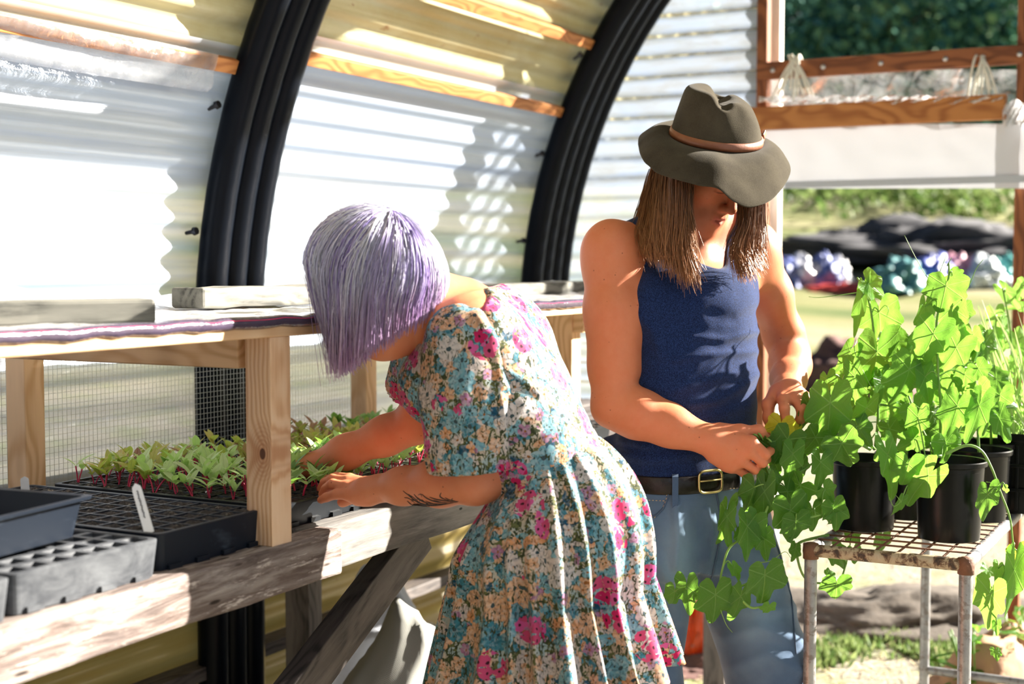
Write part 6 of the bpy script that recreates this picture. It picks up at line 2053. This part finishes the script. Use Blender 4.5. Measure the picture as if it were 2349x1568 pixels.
vine('left front potted vine trailing to the hatted person and hanging below the table', pL, .074, .160,
     [S7([(1060, 1110), (1075, 950), (1065, 800), (1058, 600), (1040, 440), (1010, 340), (975, 285)], 3.14),
      S7([(1060, 1110), (960, 980), (905, 800), (960, 690), (1020, 600)], 3.08),
      S7([(1040, 1110), (900, 1040), (760, 1050), (640, 1080), (575, 1080)], 3.02),
      [(*c7(575, 1080), 3.0), (*c8(800, 160), 2.96), (*c8(850, 310), 2.93), (*c8(790, 480), 2.92), (*c8(740, 570), 2.92), (*c8(590, 660), 2.91), (*c8(540, 800), 2.90), (*c8(505, 930), 2.90), (*c8(380, 960), 2.90)],
      S8([(850, 310), (920, 240), (1010, 210), (1100, 150)], 2.97), S8([(760, 520), (860, 420), (1000, 490), (1140, 470)], 2.93), S8([(505, 930), (620, 910), (720, 870)], 2.90), S8([(600, 900), (700, 1020), (790, 1020)], 2.90),
      S8([(1180, 590), (1000, 640), (990, 720), (1030, 840), (1110, 880), (1240, 860), (1285, 760)], 3.05)],
     [L7(845, 885, 832, 1080, 200, 2.99, .55), L7(1035, 315, 1115, 380, 110, 3.13, .9), L7(995, 380, 970, 560, 60, 3.12, .7), L7(1080, 450, 1090, 600, 190, 3.16, .8), L7(1150, 590, 1215, 690, 150, 3.10, .1),
      L7(1070, 640, 1060, 850, 190, 3.07, .35), L7(1225, 725, 1180, 905, 220, 3.04, .45), L7(940, 640, 885, 740, 90, 3.06, .6), L7(830, 770, 832, 845, 90, 3.05, .95), L7(960, 760, 985, 925, 90, 3.03, .3),
      L7(1020, 910, 1000, 1020, 140, 3.03, .6), L7(900, 1080, 965, 1190, 160, 2.96, .05), L7(560, 1100, 590, 1230, 110, 2.955, .1), L7(640, 1060, 590, 1170, 150, 2.95, .0), L7(665, 1130, 650, 1260, 100, 2.94, .45), L7(800, 1170, 800, 1290, 120, 2.95, .4),
      L7(775, 1050, 715, 1140, 140, 2.98, .02), L7(480, 1290, 455, 1405, 130, 2.93, .05), L7(530, 1310, 510, 1490, 100, 2.92, .0), L7(700, 1280, 640, 1340, 150, 2.95, .3), L7(655, 1400, 672, 1550, 160, 2.915, .25), L7(820, 1300, 860, 1350, 100, 2.96, .5), L7(872, 1390, 885, 1490, 120, 2.94, .35),
      L7(350, 1410, 330, 1565, 80, 2.91, .3), L7(470, 1480, 450, 1610, 150, 2.905, .35), L7(740, 900, 720, 1020, 90, 3.02, .2), L7(1100, 780, 1120, 900, 130, 3.08, .15), L7(980, 1000, 1040, 1090, 110, 3.03, .15), L7(1130, 1010, 1160, 1100, 100, 3.06, .05), L7(700, 1190, 720, 1270, 90, 2.97, .1), L7(930, 830, 900, 900, 80, 3.06, .3),
      L7(560, 1230, 590, 1310, 90, 2.95, .1), L7(640, 1310, 700, 1400, 110, 2.95, .1), L7(760, 1400, 770, 1490, 100, 2.95, .2), L7(1020, 760, 990, 860, 100, 3.1, .2), L7(880, 960, 850, 1050, 100, 3.02, .15),
      L8(255, 930, 245, 1035, 115, 2.89, .4), L8(330, 900, 345, 1055, 130, 2.895, .5), L8(430, 900, 470, 900, 90, 2.905, .5), L8(500, 950, 500, 1135, 220, 2.875, .25), L8(650, 960, 610, 1135, 150, 2.89, .3), L8(795, 832, 790, 1005, 260, 2.87, .25), L8(610, 790, 650, 860, 70, 2.90, .9), L8(820, 1020, 800, 1072, 90, 2.885, .9),
      L8(570, 480, 555, 645, 100, 2.90, .35), L8(690, 540, 700, 745, 170, 2.895, .35), L8(790, 610, 805, 735, 110, 2.92, .3), L8(980, 510, 985, 630, 190, 2.915, .25), L8(1205, 430, 1215, 545, 150, 2.93, .35), L8(980, 672, 968, 745, 80, 3.03, .5),
      L8(1220, 690, 1290, 785, 130, 3.03, .3), L8(1330, 690, 1345, 762, 110, 3.05, .45), L8(1180, 835, 1215, 822, 80, 3.02, .6), L8(1225, 880, 1220, 970, 180, 3.01, .3), L8(1500, 600, 1490, 720, 100, 3.2, .3), L8(1320, 570, 1360, 640, 110, 3.15, .1),
      L7(608, 990, 590, 1080, 120, 3.005, -1), L7(660, 1000, 640, 1060, 110, 3.015, -1)],
     [[(1985, 668, 3.13), (1930, 676, 3.12), (1880, 682, 3.12), (1855, 680, 3.12)], [(2015, 715, 3.13), (2030, 700, 3.11), (2038, 710, 3.10), (2034, 725, 3.10)], [(1965, 780, 3.08), (1960, 800, 3.05), (1970, 830, 3.03), (2000, 890, 3.03), (2010, 900, 3.03)],
      [(1650, 1390, 2.9), (1665, 1430, 2.89), (1680, 1450, 2.89)], [(1740, 1290, 2.93), (1770, 1285, 2.92), (1800, 1265, 2.92), (1815, 1280, 2.91)], [(1745, 1095, 2.96), (1735, 1085, 2.955), (1750, 1078, 2.95), (1757, 1090, 2.95), (1742, 1098, 2.95)]])
vine('right front potted vine, the tallest, with a long shoot hanging past the table corner', pR, .074, .172,
     [S7([(1385, 1150), (1375, 1050), (1375, 900), (1365, 760), (1360, 640), (1358, 480), (1410, 300), (1415, 215)], 3.05),
      S7([(1400, 1130), (1500, 1090), (1570, 1115), (1620, 1200), (1660, 1310), (1705, 1430), (1722, 1560)], 2.93), [(*c7(1722, 1560), 2.93), (*c8(2285, 650), 2.92), (*c8(2265, 740), 2.91), (*c8(2200, 900), 2.90), (*c8(2170, 940), 2.90)],
      S7([(1380, 1140), (1250, 1150), (1180, 1200), (1230, 1270), (1290, 1270)], 2.95), S7([(1390, 1140), (1470, 1000), (1500, 850), (1480, 700), (1470, 600)], 3.12), S7([(1350, 1130), (1280, 1000), (1220, 850)], 3.08)],
     [L7(1430, 280, 1470, 310, 100, 3.06, .9), L7(1400, 325, 1375, 440, 185, 3.02, .15), L7(1300, 425, 1285, 550, 125, 3.05, .75), L7(1430, 430, 1435, 565, 130, 3.07, .8), L7(1485, 440, 1495, 525, 90, 3.09, .6), L7(1340, 555, 1285, 715, 170, 3.01, .65), L7(1450, 620, 1375, 750, 150, 3.04, .85),
      L7(1445, 545, 1465, 625, 110, 3.10, .95), L7(1555, 720, 1595, 785, 110, 3.10, .1), L7(1490, 750, 1480, 815, 90, 3.06, .8), L7(1560, 820, 1595, 915, 110, 3.09, .55), L7(1660, 850, 1650, 945, 110, 3.12, .6), L7(1265, 955, 1255, 1075, 100, 2.99, .95), L7(1455, 900, 1415, 1055, 160, 3.0, .8), L7(1560, 900, 1515, 1065, 110, 3.0, .75),
      L7(1400, 1075, 1425, 1185, 150, 2.96, .6), L7(1120, 1135, 1175, 1335, 100, 2.93, .85), L7(1220, 1180, 1200, 1275, 130, 2.92, .7), L7(1315, 1235, 1195, 1365, 140, 2.91, .75), L7(1185, 1360, 1155, 1430, 60, 2.92, .6), L7(1600, 1325, 1592, 1445, 110, 2.92, .45), L7(1655, 960, 1715, 1065, 110, 3.08, .2),
      L7(1100, 1150, 1150, 1100, 90, 2.95, .8), L7(1250, 1060, 1180, 1120, 120, 3.0, .3), L7(1300, 760, 1330, 900, 100, 3.05, .7), L7(1440, 780, 1420, 870, 110, 3.09, .25), L7(1340, 930, 1310, 1000, 100, 3.1, .1), L7(1600, 950, 1580, 1040, 90, 3.08, .2), L7(1530, 560, 1545, 640, 80, 3.1, .7), L7(1250, 600, 1240, 690, 90, 3.1, .5),
      L7(1690, 1295, 1670, 1300, 40, 2.92, .9), L8(2195, 790, 2190, 868, 100, 2.91, .8), L8(2290, 800, 2275, 1090, 150, 2.895, .7), L8(2150, 945, 2120, 1145, 180, 2.885, .65), L8(2315, 715, 2345, 850, 120, 2.92, -1), L8(2345, 830, 2350, 900, 70, 2.92, -1), L8(2185, 1130, 2190, 1185, 50, 2.89, .9), L8(2180, 1290, 2190, 1340, 60, 3.0, .3), L8(2130, 800, 2120, 850, 90, 3.2, .8)],
     [[(2168, 680, 3.05), (2130, 640, 3.04), (2100, 590, 3.03), (2075, 540, 3.03)], [(2205, 690, 3.06), (2225, 650, 3.06), (2240, 615, 3.06), (2256, 594, 3.06)], [(2100, 930, 2.98), (2115, 938, 2.97), (2125, 930, 2.97), (2130, 940, 2.97)], [(2040, 1140, 2.92), (2050, 1160, 2.91), (2065, 1150, 2.91), (2055, 1135, 2.91)],
      [(2262, 1105, 2.93), (2275, 1108, 2.92), (2290, 1125, 2.92)], [(2150, 640, 3.05), (2165, 600, 3.05), (2170, 585, 3.05)], [(2172, 610, 3.05), (2180, 596, 3.05), (2183, 590, 3.05)]])
def bushy(label, pot, r, h, box, n, Y, seed):
    r2 = random.Random(seed); ls = []
    st = [[Vector(pot) + Vector((0, 0, h - .02)), Vector(pot) + Vector((.01, .01, h + .12)), Vector(pot) + Vector((-.02, .02, h + .26))]]
    for i in range(n):
        x, y = r2.uniform(box[0], box[2]), r2.uniform(box[1], box[3]); a = r2.gauss(1.57, .6); L = r2.uniform(35, 60)
        ls.append((x, y, x + L * math.cos(a), y + L * math.sin(a), r2.uniform(45, 75), Y + r2.uniform(-.06, .08), r2.random() * .7))
    return vine(label, pot, r, h, st, ls, [])
bushy('potted vine standing behind the right front pot', PZ(2243, 1192, ZTB + .004), .070, .165, (2080, 760, 2290, 1000), 20, 3.24, 5)
bushy('potted vine at the back of the table beside the square black pot', PZ(2272, 1168, ZTB + .004), .068, .165, (2120, 800, 2320, 980), 16, 3.40, 6)
bushy('potted vine in the gap between the two front pots', PZ(2078, 1186, ZTB + .004), .070, .150, (1930, 780, 2130, 1010), 24, 3.26, 7)
# square pot of leeks and a leafy plant behind
sq = PZ(2352, 1172, ZTB + .004)
t = thing('potted_leek', sq, 'square black pot of thin leek seedlings at the back edge of the table', 'potted plant')
mb = MB(); rows = []
s2, hh = .055, .19
for s_, z in ((s2 * .8, 0), (s2 * .96, hh - .02), (s2 * 1.05, hh - .018), (s2 * 1.06, hh), (s2, hh), (s2 * .97, hh - .02)):
    rows.append([sq + Vector((a * s_, b * s_, z)) for a, b in ((-1, -1), (1, -1), (1, 1), (-1, 1))])
mb.grid(rows, closed=True)
for k in range(4): mb.box(sq + Vector((-s2 * .93, -s2 * .7 + k * s2 * .47, hh * .45)), (.006, .008, hh * .8))
mb.box(sq + Vector((-s2 * .95, 0, hh * .3)), (.006, s2 * 1.8, .008)); mb.box(sq + Vector((-s2 * .95, 0, hh * .6)), (.006, s2 * 1.8, .008))
mb.build('pot', M['pot'], t, bevel=.0015)
mb = MB(); mb.box(sq + Vector((0, 0, hh - .022)), (s2 * 1.9, s2 * 1.9, .01)); mb.build('soil', M['soil'], t)
mb, uvs, tone = MB(), [], []
r2 = random.Random(8)
for i in range(60):
    p = sq + Vector((r2.uniform(-.05, .05), r2.uniform(-.05, .05), hh - .02))
    d = (UP + CAMV(r2.gauss(-.05, .28), r2.gauss(0, .2), 0)).normalized(); L = r2.uniform(.14, .36); n_ = CAMV(r2.gauss(0, .5), 1, .2)
    leafmesh(mb, uvs, tone, p, d, n_, L, r2.uniform(.005, .010), cup=.3, tn=r2.random(), seg=8)
me = finish_leaves(mb, 'blades', uvs, tone); link('blades', me, M['grass_blade'], t, smooth=True)
q = PZ(2400, 1150, ZTB + .004)
lf = []
r2 = random.Random(12)
for i in range(26):
    x, y = r2.uniform(2255, 2390), r2.uniform(640, 930); a = r2.gauss(1.3, .9); L = r2.uniform(28, 55); lf.append((x, y, x + L * math.cos(a), y + L * math.sin(a), r2.uniform(16, 40), 3.62 + r2.uniform(-.05, .08), r2.random()))
vine('tall leafy potted plant behind the leeks at the end of the table', q, .07, .16, [[q + Vector((0, 0, .14)), P(2330, 900, 3.62), P(2318, 760, 3.62), P(2300, 660, 3.6)], [q + Vector((0, 0, .14)), P(2290, 860, 3.62), P(2285, 720, 3.6)], [q + Vector((0, 0, .14)), P(2370, 850, 3.62), P(2380, 700, 3.6)]], lf, [], name='potted_plant', mleaf='leaf_young')
# yellow leaf pinched in the left hand, green scraps in the right
t = thing('picked_leaf', P(1795, 985, 3.01), 'yellow withered leaf pinched in the left hand of the person in the hat', 'leaf')
mb, uvs, tone = MB(), [], []
vine_leaf(mb, uvs, tone, P(1790, 975, 3.02), P(1782, 1018, 2.995), 60 * 3 / FPX, CAMV(.2, 1, .3).normalized(), .5, seed=3)
vine_leaf(mb, uvs, tone, P(1812, 982, 3.03), P(1838, 992, 3.0), 40 * 3 / FPX, CAMV(-.2, 1, .6).normalized(), .7, seed=4)
me = finish_leaves(mb, 'blade', uvs, tone); link('blade', me, M['leaf_yellow'], t, smooth=True)
t = thing('plant_scrap', P(1735, 1000, 2.95), 'green stalk scraps held in the right hand of the person in the hat', 'plant scrap')
for a, b in (((1722, 996), (1745, 1006)), ((1735, 990), (1752, 1012)), ((1726, 1004), (1740, 1014)), ((1758, 1005), (1775, 1022))):
    mb = MB(); mb.tube(spline([P(*a, 2.955), P((a[0] + b[0]) / 2, (a[1] + b[1]) / 2 - 4, 2.945), P(*b, 2.965)], 4), .0022, 6); mb.build('stalk', M['stem'], t, smooth=True)
# weeds at the foot of the far jamb
for i, (px, py, Y, lab) in enumerate(((2245, 1510, 4.3, 'leafy weed on the floor behind the right rear table leg'), (2330, 1480, 4.5, 'dark leafy weed at the foot of the far jamb'))):
    b0 = Vector((P(px, py, Y).x, P(px, py, Y).y, 0))
    t = thing('weed', b0, lab, 'weed', 'weeds by the doorway')
    mb, uvs, tone = MB(), [], []; r2 = random.Random(i + 50)
    for k in range(26):
        a = r2.uniform(0, 6.28); rr = r2.uniform(.02, .12); z = r2.uniform(.05, .38)
        p = b0 + Vector((rr * math.cos(a), rr * math.sin(a), z)); d = Vector((math.cos(a), math.sin(a), r2.uniform(-.4, .5))).normalized()
        vine_leaf(mb, uvs, tone, p, p + d * r2.uniform(.04, .08), r2.uniform(.03, .06), UP, r2.random() * .5, seed=k)
    me = finish_leaves(mb, 'foliage', uvs, tone); link('foliage', me, M['leaf'], t, smooth=True)
    mb = MB()
    for k in range(7):
        a = r2.uniform(0, 6.28); mb.tube(spline([b0, b0 + Vector((.03 * math.cos(a), .03 * math.sin(a), .18)), b0 + Vector((.09 * math.cos(a), .09 * math.sin(a), .36))], 4), .003, 5)
    mb.build('stem', M['stem'], t, smooth=True)
